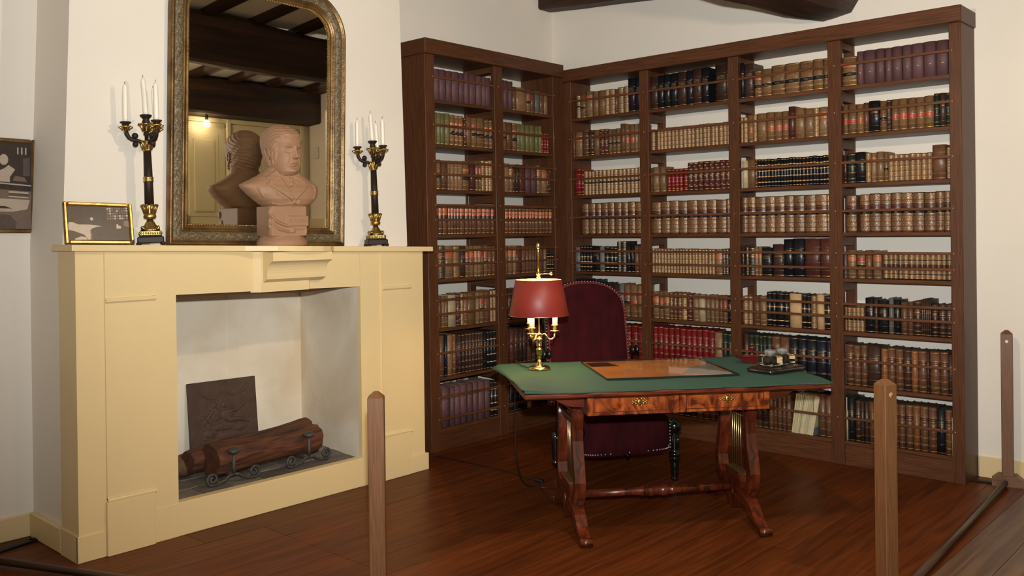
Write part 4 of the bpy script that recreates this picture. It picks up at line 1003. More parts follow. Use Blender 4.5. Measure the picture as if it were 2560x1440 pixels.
def bk_cover(mb, w_, h, d, kind, labels_in=True):
    mat, _, ribs, gl, labs, tool = KIND[kind]
    t = min(0.003, w_ * 0.14); bu = min(0.34 * w_, 0.013); NA = 6
    arc = [(w_ * i / NA, bu * (1 - math.sin(PI * i / NA) ** 0.8)) for i in range(NA + 1)]
    poly = arc + [(w_, d), (w_ - t, d), (w_ - t, bu + t), (t, bu + t), (t, d), (0, d)]
    n = len(poly)
    mb.add([(x, y, 0) for x, y in poly] + [(x, y, h) for x, y in poly],
           [(i, i + 1, n + i + 1, n + i) for i in range(NA)], mat, True)
    o = len(mb.v) - 2 * n; k = mb.mi(mat)
    for i in range(NA, n):
        j = (i + 1) % n
        mb.f.append((o + i, o + j, o + n + j, o + n + i)); mb.m.append(k); mb.s.append(False); mb.t.append(mb.tone)
    for q in ((0, 1, 2, 3, 4, 5, 6, 9, 10), (0, 10, 11, 12), (6, 7, 8, 9)):
        mb.f.append(tuple(o + i for i in q[::-1])); mb.f.append(tuple(o + n + i for i in q))
        for _ in (0, 1): mb.m.append(k); mb.s.append(False); mb.t.append(mb.tone)
    def strip(z0, z1, mt_, pr, t0=0.0, t1=1.0, caps=True):
        i0, i1 = int(round(t0 * NA)), int(round(t1 * NA))
        a = [(w_ * 0.5 + (x - w_ * 0.5) * (1 + pr * 1.2 / max(w_, 0.01)), y - pr) for x, y in arc[i0:i1 + 1]]; m_ = len(a)
        vs = [(x, y, z0) for x, y in a] + [(x, y, z1) for x, y in a]
        fs = [(i, i + 1, m_ + i + 1, m_ + i) for i in range(m_ - 1)]
        if caps:
            b_ = arc[i0:i1 + 1]
            vs += [(x, y, z0 - pr) for x, y in b_] + [(x, y, z1 + pr) for x, y in b_]
            fs += [(2 * m_ + i, 2 * m_ + i + 1, i + 1, i) for i in range(m_ - 1)] + [(m_ + i, m_ + i + 1, 3 * m_ + i + 1, 3 * m_ + i) for i in range(m_ - 1)]
        mb.add(vs, fs, mt_, True)
    zr = [h * (0.08 + 0.80 * (i + 0.5) / ribs) for i in range(ribs)] if ribs else []
    if tool:
        strip(0.010, h - 0.006, tool, 0.0004, caps=False)
    for z in zr:
        strip(z - 0.0022, z + 0.0022, 'gold_leaf' if (gl >= 4) else mat, 0.0014)
        if gl >= 2 and gl < 4: strip(z - 0.0062, z - 0.0050, 'gold_leaf', 0.0007, caps=False)
    if gl >= 1:
        strip(0.008, 0.0098, 'gold_leaf', 0.0006, caps=False)
        if gl >= 2: strip(h - 0.010, h - 0.0085, 'gold_leaf', 0.0006, caps=False)
    if gl == 3:
        for q in (0.68, 0.72, 0.665): strip(h * q, h * q + 0.0016, 'gold_leaf', 0.0012, 1 / 6, 5 / 6, False)
    if kind == 'p':
        strip(h * 0.66, h * 0.66 + 0.0020, 'gold_leaf', 0.0005, 1 / 3, 4 / 6, False); strip(h * 0.36, h * 0.36 + 0.0022, 'gold_leaf', 0.0005, 0.5, 4 / 6, False)
    if kind == 'mr':
        for q in (0.2, 0.5, 0.86): strip(h * q - 0.004, h * q + 0.004, 'gold_leaf', 0.0006, 1 / 3, 4 / 6, False)
    if kind in ('bk', 'nv', 'dk'):
        for q in (0.62, 0.66, 0.70): strip(h * q, h * q + 0.0014, 'gold_leaf', 0.0006, 1 / 6, 5 / 6, False)
    if labels_in:
        for z0, z1, lm in labs: bk_label(mb, w_, h, z0, z1, lm)
def bk_label(mb, w_, h, z0, z1, lm):
    bu = min(0.34 * w_, 0.013); NA = 6; pr = 0.0010
    arc = [(w_ * i / NA, bu * (1 - math.sin(PI * i / NA) ** 0.8) - pr) for i in range(NA + 1)]
    mb.add([(x, y, h * z0) for x, y in arc] + [(x, y, h * z1) for x, y in arc], [(i, i + 1, NA + 2 + i, NA + 1 + i) for i in range(NA)], lm, True)
    if lm != 'l_dark':
        zm = h * (z0 + z1) / 2
        for dz in (-0.004, 0.002):
            a = [(x, y - 0.0003) for x, y in arc[2:5]]
            mb.add([(x, y, zm + dz) for x, y in a] + [(x, y, zm + dz + 0.0012) for x, y in a], [(0, 1, 4, 3), (1, 2, 5, 4)], 'gold_leaf', True)
    for z in (h * z0, h * z1):
        a = [(x, y - 0.0002) for x, y in arc]
        mb.add([(x, y, z - 0.0006) for x, y in a] + [(x, y, z + 0.0006) for x, y in a], [(i, i + 1, NA + 2 + i, NA + 1 + i) for i in range(NA)], 'gold_leaf', True)
def bk_pages(mb, w_, h, d, mat):
    t = min(0.003, w_ * 0.14); bu = min(0.34 * w_, 0.013)
    mb.box(t * 0.9, w_ - t * 0.9, bu + t, d - 0.004, 0.003, h - 0.004, mat)

# rows[bay][row] : "kind w,w,w height; kind*n totalwidth height; gap w"
BAYS = {
'A1': ["p 15,50,55,50,63,50,45,60,53,36,55 .225",
 "ol 32,32,42,42 .23; tb 40,37,38 .225; mr 25 .215; cl 47 .222; ro 48 .222; tk 72 .222; tb 42,26 .218",
 "tk 25,32 .215; gap 8; br 52 .212; tn 24,35,30,43 .214; tb 58 .22; gap 6; mx 49 .215; ro 25,27 .22; gd 40,30,38 .235",
 "bo 35,38,46,26,28,30,30,45,40,26,50,48,42,45,28 .218",
 "to 35 .235; tO 47 .24; to 70 .235; gd 57 .238; dk 43 .235; ro 36 .235; to 45,31,30 .232; br 25 .23; ro 39 .232; br 35,22 .228",
 "br 12,30 .225; tk 25,32 .225; ve 70 .232; mr 38 .232; gd 25 .235; tr 40 .235; cl 70 .235; tn 37 .232; ro 42 .232; br 52 .232; gd 25,22 .24",
 "mx 18 .30; br 42 .302; bk 24 .298; tn 50 .298; am 25 .294; dk 10,11 .292; dg 37,27,30,30,28,24,24,30 .292; bk 33 .29; bG 29,30,30 .29",
 "p 35 .235; gap 4; p 70,45,55,65,55,50,65,55 .282; bG 36,30 .265"],
'A2': ["p 30,38,36 .225; br 32 .188; tn 88 .19; ro 38 .182; br 36 .175; gy 46 .182; br 36 .178; tn 36 .172; gap 18",
 "tk 50 .222; br 44 .218; tb 38 .218; ol 26,40,33,48,26,23 .217; rd 23,20,18 .168; gap 18",
 "tn 25,40 .226; to 28 .222; dk 23,31 .22; mx 50 .222; p 50,47 .22; to 28 .225; gap 16; to 45 .205; mr 38 .21",
 "bo 22,34,30,28,34,30,36,26,24,34,34,30,30,36,26 .198",
 "to 42,35,27 .225; mx 45 .225; br 35,27,25,22,28 .215; br 50 .215; tn 23 .215; bG 14,14,14,14 .165",
 "dk 30,32,28 .24; br 40,36,36,34 .24; dk 40,36,36,36,38 .235",
 "mx 46,40 .28; dk 40,34,38 .285; br 40,36,42 .28; dk 40,44,46 .28",
 "br 30 .22; nv 40,38,36,34 .24; ve 36 .2; dk 44,42,40,40,40 .24"],
'B1': ["gap 32; gk 40 .19; tk 52 .192; to 66 .212; cl 55,64 .205; gd 40,57 .205; br 28 .2; gd 52,44 .21; bk 64,50 .268",
 "br 14 .2; to 66 .205; bg 58 .215; dg 48 .21; cl 52 .205; mr 42,36 .205; tk 36,34,37 .2; br 40 .235; tr 37,44 .226; tn 32,27 .222",
 "rd 66,36 .222; gk*15 555 .2",
 "gap 70; or 64,62,52,66,60,62,60,60,66 .256",
 "gy 42 .2; bG 26,23,23,26 .208; bk 56 .208; gy 40 .206; bG 36,36,28 .202; tO 30,36 .246; bk 36,26 .222; br 32,32 .212",
 "bk 70,60,60 .285; bk 50,50 .262; dk 50,60 .25; gy 45 .262; ro 50 .25; tr 62 .252; to 52 .25",
 "rd 60,60,60,60,60,60,60,60,60,60,60 .288",
 "br 60,56,58,54 .25; dk 56,60,58 .25; br 60,58,60,56 .25"],
'B2': ["dk 76 .25; bk 56,60,66 .258; dk 84 .262; bk 60 .258; dk 80 .264; bk 66 .266; gap 54; dk 102,24 .27",
 "gd 42 .165; gap 24; gd 27,34 .165; gd*17 640 .166",
 "br 16 .19; tn 62,60 .195; gap 10; rd 42,38,38,38,40 .17; mr 48,48,48,50,48,46,50,46 .212",
 "or 82,82,82,78,88,82,82,82,40 .25",
 "gd*20 612 .188; to 66 .188; tO 28,28 .192; bk 24 .192",
 "to 58 .206; ro 42 .2; to 52 .2; bg 36,32,40 .206; gd 46 .2; mr 46 .2; tn 54 .196; ve 58 .192; tn 40,36,36 .198; br 34 .196; ro 36 .196; bk 38 .196",
 "rd 42,52,52,52,52,52,52,50,52,52,54 .296; tn 66 .285; gn 44,44 .282",
 "br 52,50,54,48 .25; dk 52,50,54 .25; br 52,54,50,50,52 .25; gd 36 .22"],
'B3': ["bk 36 .262; dk 82 .248; gap 4; tb 66 .19; tk 88 .192; tb 116,122,110,82,46 .208",
 "gd 23,38 .185; tr 52 .196; gd 36 .196; cl 84 .198; tr 68,67,55 .2; mx 56 .228; cl 82 .208; tn 74 .2; gd 42 .198; to 74 .2; dk 14 .16",
 "gap 10; ve 50 .2; cl 68 .2; mr 24 .198; bG*22 622 .198",
 "or 50,68,86,78,82,78,86,86,90,28 .258",
 "dk 22 .212; gap 12; tO 28,50 .205; to 32,30 .205; bk 86 .2; gap 6; dk 96 .224; bk 76,92 .262; mx 126,86 .262",
 "gd 44,44 .206; br 62 .206; tn 62 .204; bG 44,42,64,44 .238; pa 104 .234; bG 48,32 .23; gd 46 .226; pa 60 .234; bG 58 .226",
 "dk 46 .29; gn 44,44,28,32 .286; gn 42 .286; bg 66 .286; br 72 .284; nv 68,68,72,76,44 .288",
 "br 40,40,44,40 .25; dk 58 .215; br 46,34,42,38,44 .262; gap 4; mag 13,13,13,13,13,13,13,13,13,13,13,13,13,13 .272; bd 12 .27; gap 26; br 64,54 .285; gap 4"],
'B4': ["tb 37 .196; p 17,31,23,18,25,23,28,29,29 .218; gap 3",
 "tr 45,70,60 .196; br 45 .196; bk 92 .204; tk 56 .198; dg 36 .198; tr 60,70,66,68,72 .2; gn 42 .208; dk 52 .212; gn 30 .208",
 "dk 30 .19; gn 76 .198; bk 92 .202; gd 46 .194; to 50 .194; tn 62 .196; tk 38 .194; gd 44,44,46,46,46,46,46,46 .172; br 108 .214; gap 6; gd 34 .2",
 "gap 32; or 126 .248; gap 46; or 118,134,132,122,136,136,130,98,80 .25",
 "gy 28 .17; gap 8; to 108 .182; gap 14; ro 102 .182; br 88 .184; gap 14; to 106 .186; gap 24; gb 62,58,58,58,68,66,62,62,64,64,66,54,62 .166",
 "gk 14,42,38,34,34 .162; gap 6; bk 76 .224; dk 34 .216; bk 82 .216; gy 42 .232; bk 56 .222; br 56,44 .21; dg 62 .216; dk 16,16,15,15,15 .232; dg 52,57,48 .206",
 "bg 68 .27; bg 60,58 .268; dk 112 .268; am 56 .262; bg 62,66 .264; dg 64 .264; am 54 .262; bg 68 .264; dk 22 .262; bg 76,66 .264; dk 36 .25",
 "ve 14 .2; bk 60 .284; dg 52 .276; dk 28 .274; dk 40 .272; br 56,52,50 .278; bg 46,40,52,60 .28; am 56 .282; bg 62,66 .282; bk 66 .28; bg 52 .278; ve 10 .24"],
}
BAYNAME = {'A1': 'bay beside the chimney', 'A2': 'bay just left of corner', 'B1': 'bay just right of corner', 'B2': 'second bay right of corner', 'B3': 'third bay right of corner', 'B4': 'rightmost bay'}
ORD = ['zeroth', 'first', 'second', 'third', 'fourth', 'fifth', 'sixth', 'seventh', 'eighth', 'ninth', 'tenth', 'eleventh', 'twelfth', 'thirteenth', 'fourteenth', 'fifteenth', 'sixteenth', 'seventeenth', 'eighteenth', 'nineteenth', 'twentieth',
       'twenty-first', 'twenty-second', 'twenty-third', 'twenty-fourth', 'twenty-fifth', 'twenty-sixth']
SHELF = ['top shelf', 'second shelf', 'third shelf', 'fourth shelf', 'fifth shelf', 'sixth shelf', 'seventh shelf', 'bottom shelf']
HIDDEN = {('B1', 5): 0.4, ('B1', 6): 0.15, ('B1', 7): 0.02, ('B2', 7): 0.05, ('A2', 5): 0.1, ('A2', 6): 0.3, ('A2', 7): 0.1, ('B3', 7): 0.6, ('B2', 6): 0.7}
rb = random.Random(21)
ALL = []
for bay, rows in BAYS.items():
    isA = bay[0] == 'A'; k = int(bay[1]) - 1
    P0 = PA if isA else PB; S0 = SA if isA else SB
    a, b_ = P0[k][1] + 0.002, P0[k + 1][0] - 0.002
    if bay == 'B1': a += 0.0
    for ri, row in enumerate(rows):
        ent = []
        for part in row.split(';'):
            tk_ = part.split()
            if tk_[0] == 'gap': ent.append(('gap', float(tk_[1]), 0)); continue
            kd = tk_[0]; h = float(tk_[2])
            if '*' in kd:
                kd, c = kd.split('*'); c = int(c); wt = float(tk_[1]) / c
                ws = [wt * rb.uniform(0.86, 1.14) for _ in range(c)]
            else: ws = [float(x) for x in tk_[1].split(',')]
            for w_ in ws: ent.append((kd, w_, h))
        tot = sum(x[1] for x in ent); sc = (b_ - a) / tot; x = a; cnt = 0
        nb = sum(1 for q in ent if q[0] != 'gap')
        for kd, w_, h in ent:
            ww = w_ * sc
            if kd != 'gap':
                cnt += 1
                hh = h * (1 + rb.uniform(-0.012, 0.012)) * 0.985
                lx = x - (LEAN_A * (S0[ri] - 1.4) if isA else 0)
                setb = 0.016 + rb.uniform(0, 0.008)
                dd = min(0.19, max(0.10, hh * 0.70)) if isA else min(0.18, max(0.10, hh * 0.68))
                if isA: org = Vector((4.2 + lx, 4.67 + setb, S0[ri])); rot = 0.0
                else: org = Vector((5.779 + setb, 4.70 - lx, S0[ri])); rot = -PI / 2
                dist = (org - Vector((0, 0, 1.55))).dot(FWD)
                ALL.append(dict(kind=kd, w=ww * 0.962, h=hh, d=dd, org=org, rot=rot, bay=bay, row=ri, n=cnt, nb=nb, tone=rb.uniform(0.78, 1.12),
                                area=ww * hh / dist ** 2 * HIDDEN.get((bay, ri), 1.0), isA=isA))
            x += ww
books = [b for b in ALL if b['kind'] != 'mag']; mags = [b for b in ALL if b['kind'] == 'mag']
books.sort(key=lambda b: -b['area'])
def bmat(b, lean=0.0):
    return Matrix.Translation(b['org']) @ Matrix.Rotation(b['rot'], 4, 'Z') @ Matrix.Rotation(lean, 4, 'Y')
def pos_words(b):
    n, nb = b['n'], b['nb']
    if n <= 12: p = '%s from left' % ORD[n]
    else: p = '%s from right' % ORD[nb - n + 1]
    return '%s, %s, %s' % (p, SHELF[b['row']], BAYNAME[b['bay']])
def page_mat(b): return 'pages_pale' if b['kind'] in ('p', 've', 'pa') and b['row'] == 7 else 'pages_dark'
for b in books[:300]:
    m_ = MB(); m_.tone = b['tone']; bk_cover(m_, b['w'], b['h'], b['d'], b['kind'], False)
    lbl = '%s, %s' % (KIND[b['kind']][1], pos_words(b))
    if len(lbl.split()) > 16: lbl = lbl.replace(' leather', '').replace('just ', '')
    if len(lbl.split()) > 16: lbl = lbl.replace('large ', '').replace('small ', '').replace(' leather', '')
    if len(lbl.split()) > 16: lbl = lbl.replace('with ', '').replace(' labels', '')
    e = thing('book', b['org'], lbl, 'book', b['rot'], 'books on the library shelves')
    m_.build('cover', e)
    q = MB(); bk_pages(q, b['w'], b['h'], b['d'], page_mat(b)); q.build('page_block', e)
    for z0, z1, lm in KIND[b['kind']][4]:
        q = MB(); q.tone = rb.uniform(0.85, 1.1); bk_label(q, b['w'], b['h'], z0, z1, lm); q.build('spine_label', e)
rest = MB()
for b in books[300:]:
    rest.X = bmat(b); rest.tone = b['tone']
    bk_cover(rest, b['w'], b['h'], b['d'], b['kind'], True); bk_pages(rest, b['w'], b['h'], b['d'], page_mat(b))
rest.X = None
tag(rest.build('smaller_books'), 'all the smaller leather-bound books filling the rest of the shelves', 'books', kind='stuff')
for i, b in enumerate(mags):
    lean = math.radians(9.5 + 0.25 * (i - 7))
    m_ = MB(); m_.tone = rb.uniform(0.8, 1.1); ww = b['w'] / math.cos(lean) * 0.96
    m_.box(0, ww, 0.0, 0.19, 0, b['h'], 'b_mag', 0.0006)
    e = thing('magazine', b['org'], 'thin cream magazine, %s from left in the leaning row on the bottom shelf' % ORD[i + 1], 'magazine', 0, 'magazines leaning on the bottom shelf')
    e.rotation_euler = (Matrix.Rotation(b['rot'], 3, 'Z') @ Matrix.Rotation(lean, 3, 'Y')).to_euler()
    c_ = m_.build('cover', e)
    m2 = MB(); m2.box(0.0008, ww - 0.0008, 0.004, 0.188, b['h'] - 0.0002, b['h'] + 0.0004, 'pages_pale'); m2.build('page_block', e)
print('books', len(books), 'mags', len(mags))
# ================================================================== writing table
DZ = 0.783
desk = thing('writing_table', (4.053, 2.702, 0), 'mahogany drop-leaf writing table with lyre supports and two brass keyhole plates', 'table', math.radians(-39.6))
tp = MB().box(-0.765, 0.765, -0.495, 0.495, DZ - 0.028, DZ - 0.004, 'mahogany_x', 0.007)
tp.build('table_top', desk)
ap = MB().box(-0.445, 0.480, -0.40, 0.40, 0.650, DZ - 0.029, 'mahogany_x', 0.002).build('apron', desk)
for s, x0, x1 in ((1, -0.445, 0.017), (2, 0.019, 0.480)):
    d_ = MB().box(x0, x1, -0.416, -0.398, 0.652, DZ - 0.030, 'flame_mahogany', 0.003)
    dr = d_.build('drawer_front', desk)
    f = MB()
    za, zb, xa, xb = 0.668, DZ - 0.045, x0 + 0.03, x1 - 0.03
    for (a, b_, c, d) in ((xa, xb, za, za + 0.003), (xa, xb, zb - 0.003, zb), (xa, xa + 0.003, za, zb), (xb - 0.003, xb, za, zb)): f.box(a, b_, -0.4185, -0.415, c, d, 'mahogany_x')
    f.build('cock_bead', dr)
    xc = (-0.185, 0.263)[s - 1]; zc_ = 0.712; es = MB()
    es.lathe([(0.0, 0.0), (0.013, 0.0), (0.012, 0.004), (0.007, 0.005), (0, 0.005)], 'gilt', 14, M=Matrix.Translation((xc, -0.416, zc_)) @ Matrix.Rotation(PI / 2, 4, 'X'), sy=1.35)
    for sg in (-1, 1):
        for (dx, dz, r_) in ((0.018, 0.006, 0.006), (0.019, -0.006, 0.006), (0.028, 0.0, 0.0065), (0.036, 0.005, 0.0045), (0.036, -0.005, 0.0045), (0.043, 0.0, 0.004), (0.010, 0.016, 0.005), (0.010, -0.016, 0.005)):
            es.ball((xc + sg * dx, -0.417, zc_ + dz), (r_, 0.003, r_), 'gilt', 9, 6)
    es.ball((xc, -0.4215, zc_ + 0.002), (0.0022, 0.0015, 0.006), 'iron_black', 8, 5)
    es.build('escutcheon', dr)
# leaf brackets (scrolled) left and right
for s in (-1, 1):
    x0 = -0.447 if s < 0 else 0.482
    pr = [(x0, DZ - 0.030), (x0 + s * 0.20, DZ - 0.030), (x0 + s * 0.185, DZ - 0.040), (x0 + s * 0.14, DZ - 0.060), (x0 + s * 0.10, DZ - 0.082), (x0 + s * 0.06, DZ - 0.094), (x0, DZ - 0.098)]
    for yy in (-0.36, 0.30): MB().prism(pr, 'y', yy, yy + 0.022, 'mahogany_x').build('leaf_bracket', desk)
# lyre supports
def lyre(x, brass_y):
    # curved stiles in the y-z plane
    e = bpy.data.objects.new('lyre_support', None); COL.objects.link(e); e.parent = desk; e.location = (x, 0, 0)
    for s in (-1, 1):
        cl_ = [(0.195, 0.648), (0.190, 0.60), (0.178, 0.54), (0.176, 0.48), (0.190, 0.41), (0.212, 0.34), (0.222, 0.28), (0.210, 0.215), (0.165, 0.165), (0.10, 0.135), (0.02, 0.125)]
        wd = [0.034, 0.036, 0.036, 0.038, 0.040, 0.042, 0.046, 0.052, 0.06, 0.064, 0.064]
        L_, R_ = [], []
        for i, (yy, z) in enumerate(cl_):
            p = Vector((yy, z)); a = Vector(cl_[min(i + 1, len(cl_) - 1)]) - Vector(cl_[max(i - 1, 0)]); a.normalize(); nn = Vector((-a.y, a.x))
            L_.append(p + nn * wd[i] / 2); R_.append(p - nn * wd[i] / 2)
        rings = []
        for p, q in zip(L_, R_):
            rings.append([(-0.028, s * p.x, p.y), (0.028, s * p.x, p.y), (0.028, s * q.x, q.y), (-0.028, s * q.x, q.y)])
        o = MB().loft(rings, 'mahogany_z', smooth=False).build('lyre_stile', e)
    MB().box(-0.03, 0.03, -0.10, 0.10, 0.235, 0.252, 'brass_dull', 0.003).build('string_bar', e)
    MB().box(-0.024, 0.024, -0.105, 0.105, 0.20, 0.236, 'mahogany_y', 0.006).build('lower_bar', e)
    MB().box(-0.022, 0.022, -0.17, 0.17, 0.560, 0.585, 'mahogany_y', 0.004).build('upper_bar', e)
    MB().box(-0.032, 0.032, -0.22, 0.22, 0.628, 0.652, 'mahogany_y', 0.004).build('top_rail', e)
    for k in range(5):
        yy = -0.066 + 0.033 * k
        MB().tube([(0, yy, 0.25), (0, yy * 0.75, 0.60)], 0.0033, 'brass_dull', 8).build('string', e)
    b_ = MB().prism([(-0.13, 0.205), (-0.10, 0.11), (-0.06, 0.06), (0, 0.040), (0.06, 0.06), (0.10, 0.11), (0.13, 0.205)], 'x', -0.030, 0.030, 'mahogany_z')
    b_.build('lyre_base', e)
    MB().ball((-0.031, 0, 0.135), (0.003, 0.018, 0.030), 'gilt', 12, 7).build('rosette', e)
    for s in (-1, 1):
        MB().ball((0, s * 0.178, 0.505), (0.034, 0.011, 0.011), 'ebony', 10, 7).build('stud', e)
        cl_ = [(0.03, 0.125), (0.09, 0.135), (0.15, 0.125), (0.215, 0.095), (0.265, 0.058), (0.315, 0.032), (0.36, 0.022)]
        th = [0.07, 0.072, 0.064, 0.056, 0.046, 0.040, 0.034]; rings = []
        for i, (yy, z) in enumerate(cl_):
            a = Vector(cl_[min(i + 1, 6)]) - Vector(cl_[max(i - 1, 0)]); a.normalize(); nn = Vector((-a.y, a.x)) * th[i] / 2; wv = 0.032 - 0.001 * i
            p, q = Vector((yy, z)) + nn, Vector((yy, z)) - nn
            q.y = max(q.y, 0.003)
            rings.append([(-wv, s * p.x, p.y), (wv, s * p.x, p.y), (wv, s * q.x, q.y), (-wv, s * q.x, q.y)])
        MB().loft(rings, 'mahogany_y', smooth=False).build('foot', e)
        MB().tube([(-0.030, s * 0.366, 0.024), (0.030, s * 0.366, 0.024)], 0.021, 'mahogany_x', 16).build('foot_scroll', e)
    return e
lyre(-0.448, 0); lyre(0.472, 0)
st = [(0.020, 0.0), (0.020, 0.30), (0.022, 0.34), (0.027, 0.36), (0.027, 0.366), (0.023, 0.37), (0.030, 0.40), (0.031, 0.42), (0.024, 0.428), (0.028, 0.435), (0.024, 0.442), (0.028, 0.449), (0.024, 0.456), (0.031, 0.466), (0.030, 0.49), (0.023, 0.515), (0.027, 0.52), (0.027, 0.526), (0.022, 0.54), (0.020, 0.60), (0.020, 0.862)]
MB().lathe(st, 'mahogany_z', 20, M=Matrix.Translation((-0.419, 0, 0.155)) @ Matrix.Rotation(PI / 2, 4, 'Y')).build('stretcher', desk)

# ------------------------------------------------------------------ green cloth with rolled near-left corner and wavy front edge
import mathutils
def cloth_pt(u, v):
    x = -0.762 + 1.545 * u - (0.045 * max(0, v - 0.35) / 0.65 * max(0.0, 1 - u / 0.05)); yy = -0.493 + 0.995 * v
    z = DZ + 0.0012 * math.sin(23 * u + 5 * v) * math.sin(17 * v + 3)
    if v < 0.04: yy += 0.005 * math.sin(31 * u) + 0.003 * math.sin(57 * u + 1)
    if x < -0.767: z -= 0.35 * (-0.767 - x) * (0.6 + 1.6 * max(0, v - 0.35)); 
    if u > 0.975: z += 0.004 * math.sin(9 * v); x += 0.012 * math.sin(5 * v)
    g = math.exp(-(u / 0.07) ** 2 - (v / 0.10) ** 2)
    z += 0.016 * g * (1 if v > 0.012 else 0.2)
    return (x, yy, max(z, DZ - 0.03))
NU, NV = 110, 60
us = [i / NU for i in range(NU + 1)]; vs_ = [j / NV for j in range(NV + 1)]
cl = MB(); top_v = [cloth_pt(u, v) for v in vs_ for u in us]; nn = len(top_v)
fs = []
for j in range(NV):
    for i in range(NU):
        a = j * (NU + 1) + i; fs.append((a, a + 1, a + NU + 2, a + NU + 1))
cl.add(top_v, fs, 'baize', True)
co = cl.build('table_cloth'); co.location = (4.053, 2.702, 0); co.rotation_euler = (0, 0, math.radians(-39.6))
sd = co.modifiers.new('thick', 'SOLIDIFY'); sd.thickness = 0.0028; sd.offset = -1
tag(co, 'green baize cloth lying over the writing table', 'table cloth')
DM = Matrix.Translation((4.053, 2.702, DZ + 0.002)) @ Matrix.Rotation(math.radians(-39.6), 4, 'Z')
def on_desk(x, yy, z=0.0): return DM @ Vector((x, yy, z))
DR = math.radians(-39.6)
# ------------------------------------------------------------------ leather desk pad under a sheet of glass
pad = thing('desk_pad', on_desk(0.06, 0.115), 'brown leather desk pad under a sheet of glass on the green cloth', 'desk pad', DR)
MB().box(-0.345, 0.345, -0.305, 0.305, 0, 0.004, 'leather_pad', 0.001).build('leather_sheet', pad)
MB().add([(-0.335, 0.27, 0.0046), (-0.21, 0.27, 0.0046), (-0.17, 0.12, 0.0046), (-0.335, 0.12, 0.0046)], [(0, 1, 2, 3)], 'leather_pad_dark').build('dark_patch', pad)
MB().add([(0.08, -0.20, 0.0046), (0.335, -0.29, 0.0046), (0.335, 0.10, 0.0046), (0.20, 0.0, 0.0046)], [(0, 1, 2, 3)], 'pad_grey').build('grey_patch', pad)  # grey four-sided patch over the right part of the leather
gs = MB(); gs.add([(-0.352, -0.312, 0.010), (0.352, -0.312, 0.010), (0.352, 0.312, 0.010), (-0.352, 0.312, 0.010)], [(0, 1, 2, 3)], 'sheet_glass')
for a in ((-0.353, 0.353, -0.3135, -0.3115), (-0.353, 0.353, 0.3115, 0.3135), (-0.3535, -0.3515, -0.3115, 0.3115), (0.3515, 0.3535, -0.3115, 0.3115)): gs.box(a[0], a[1], a[2], a[3], 0.0, 0.0102, 'glass_edge')
gs.build('glass_sheet', pad)

# ------------------------------------------------------------------ inkstand and rocker blotter
ink = thing('inkstand', on_desk(0.665, -0.085), 'glass inkwell on a dark polished stand at the right of the table', 'inkstand', DR + math.radians(28))
b_ = MB()
rg = []
for (sx, z) in ((0.150, 0.006), (0.158, 0.012), (0.156, 0.020), (0.140, 0.026), (0.118, 0.028)):
    rg.append([(x, yy, z) for x, yy, _ in ell(0, sx, sx * 0.62, n=32, p=5)])
b_.loft(rg, 'inkstand_dark')
for sx in (-1, 1):
    for sy in (-1, 1): b_.ball((sx * 0.125, sy * 0.07, 0.006), (0.014, 0.014, 0.006), 'inkstand_dark', 10, 6)
b_.build('stand', ink)
for sx, nm in ((-0.052, 'glass_block'), (0.052, 'glass_block')):
    MB().box(sx - 0.050, sx + 0.050, -0.050, 0.050, 0.030, 0.088, 'crystal', 0.008).build(nm, ink)
    MB().lathe([(0.0, 0.040), (0.020, 0.040), (0.024, 0.056), (0.018, 0.0785), (0.0, 0.0785)], 'ebony', 16, (sx, 0, 0)).build('ink_cup', ink)
    MB().lathe([(0.020, 0.079), (0.026, 0.082), (0.026, 0.086), (0.018, 0.088), (0.0, 0.088)], 'brass_dull', 16, (sx, 0, 0)).build('collar', ink)
fac = MB()
fac.lathe([(0.0, 0.088), (0.018, 0.088), (0.028, 0.096), (0.032, 0.106), (0.026, 0.116), (0.010, 0.121), (0.0, 0.121)], 'frosted_glass', 9, (-0.052, 0, 0), smooth=False)
fac.build('stopper', ink)
fac = MB().lathe([(0.0, 0.088), (0.018, 0.088), (0.028, 0.096), (0.032, 0.106), (0.026, 0.116), (0.010, 0.121), (0.0, 0.121)], 'frosted_glass', 9, (0.052, 0, 0), smooth=False).build('stopper', ink)
bl = thing('rocker_blotter', on_desk(0.665, 0.235), 'red wooden rocker blotter with turned knob, behind the inkwell', 'blotter', DR + math.radians(-8))
pr = [(-0.085, 0.030), (-0.06, 0.013), (-0.03, 0.003), (0.0, 0.0005), (0.03, 0.003), (0.06, 0.013), (0.085, 0.030), (0.085, 0.034), (-0.085, 0.034)]
MB().prism(pr, 'x', -0.042, 0.042, 'red_lacquer', M=Matrix.Rotation(PI / 2, 4, 'Z')).build('rocker', bl)
MB().box(-0.088, 0.088, -0.044, 0.044, 0.034, 0.041, 'red_lacquer', 0.003).build('top_plate', bl)
MB().lathe([(0.016, 0.041), (0.010, 0.046), (0.008, 0.054), (0.014, 0.062), (0.010, 0.068), (0.018, 0.080), (0.019, 0.088), (0.010, 0.097), (0.0, 0.099)], 'red_lacquer', 18).build('knob', bl)

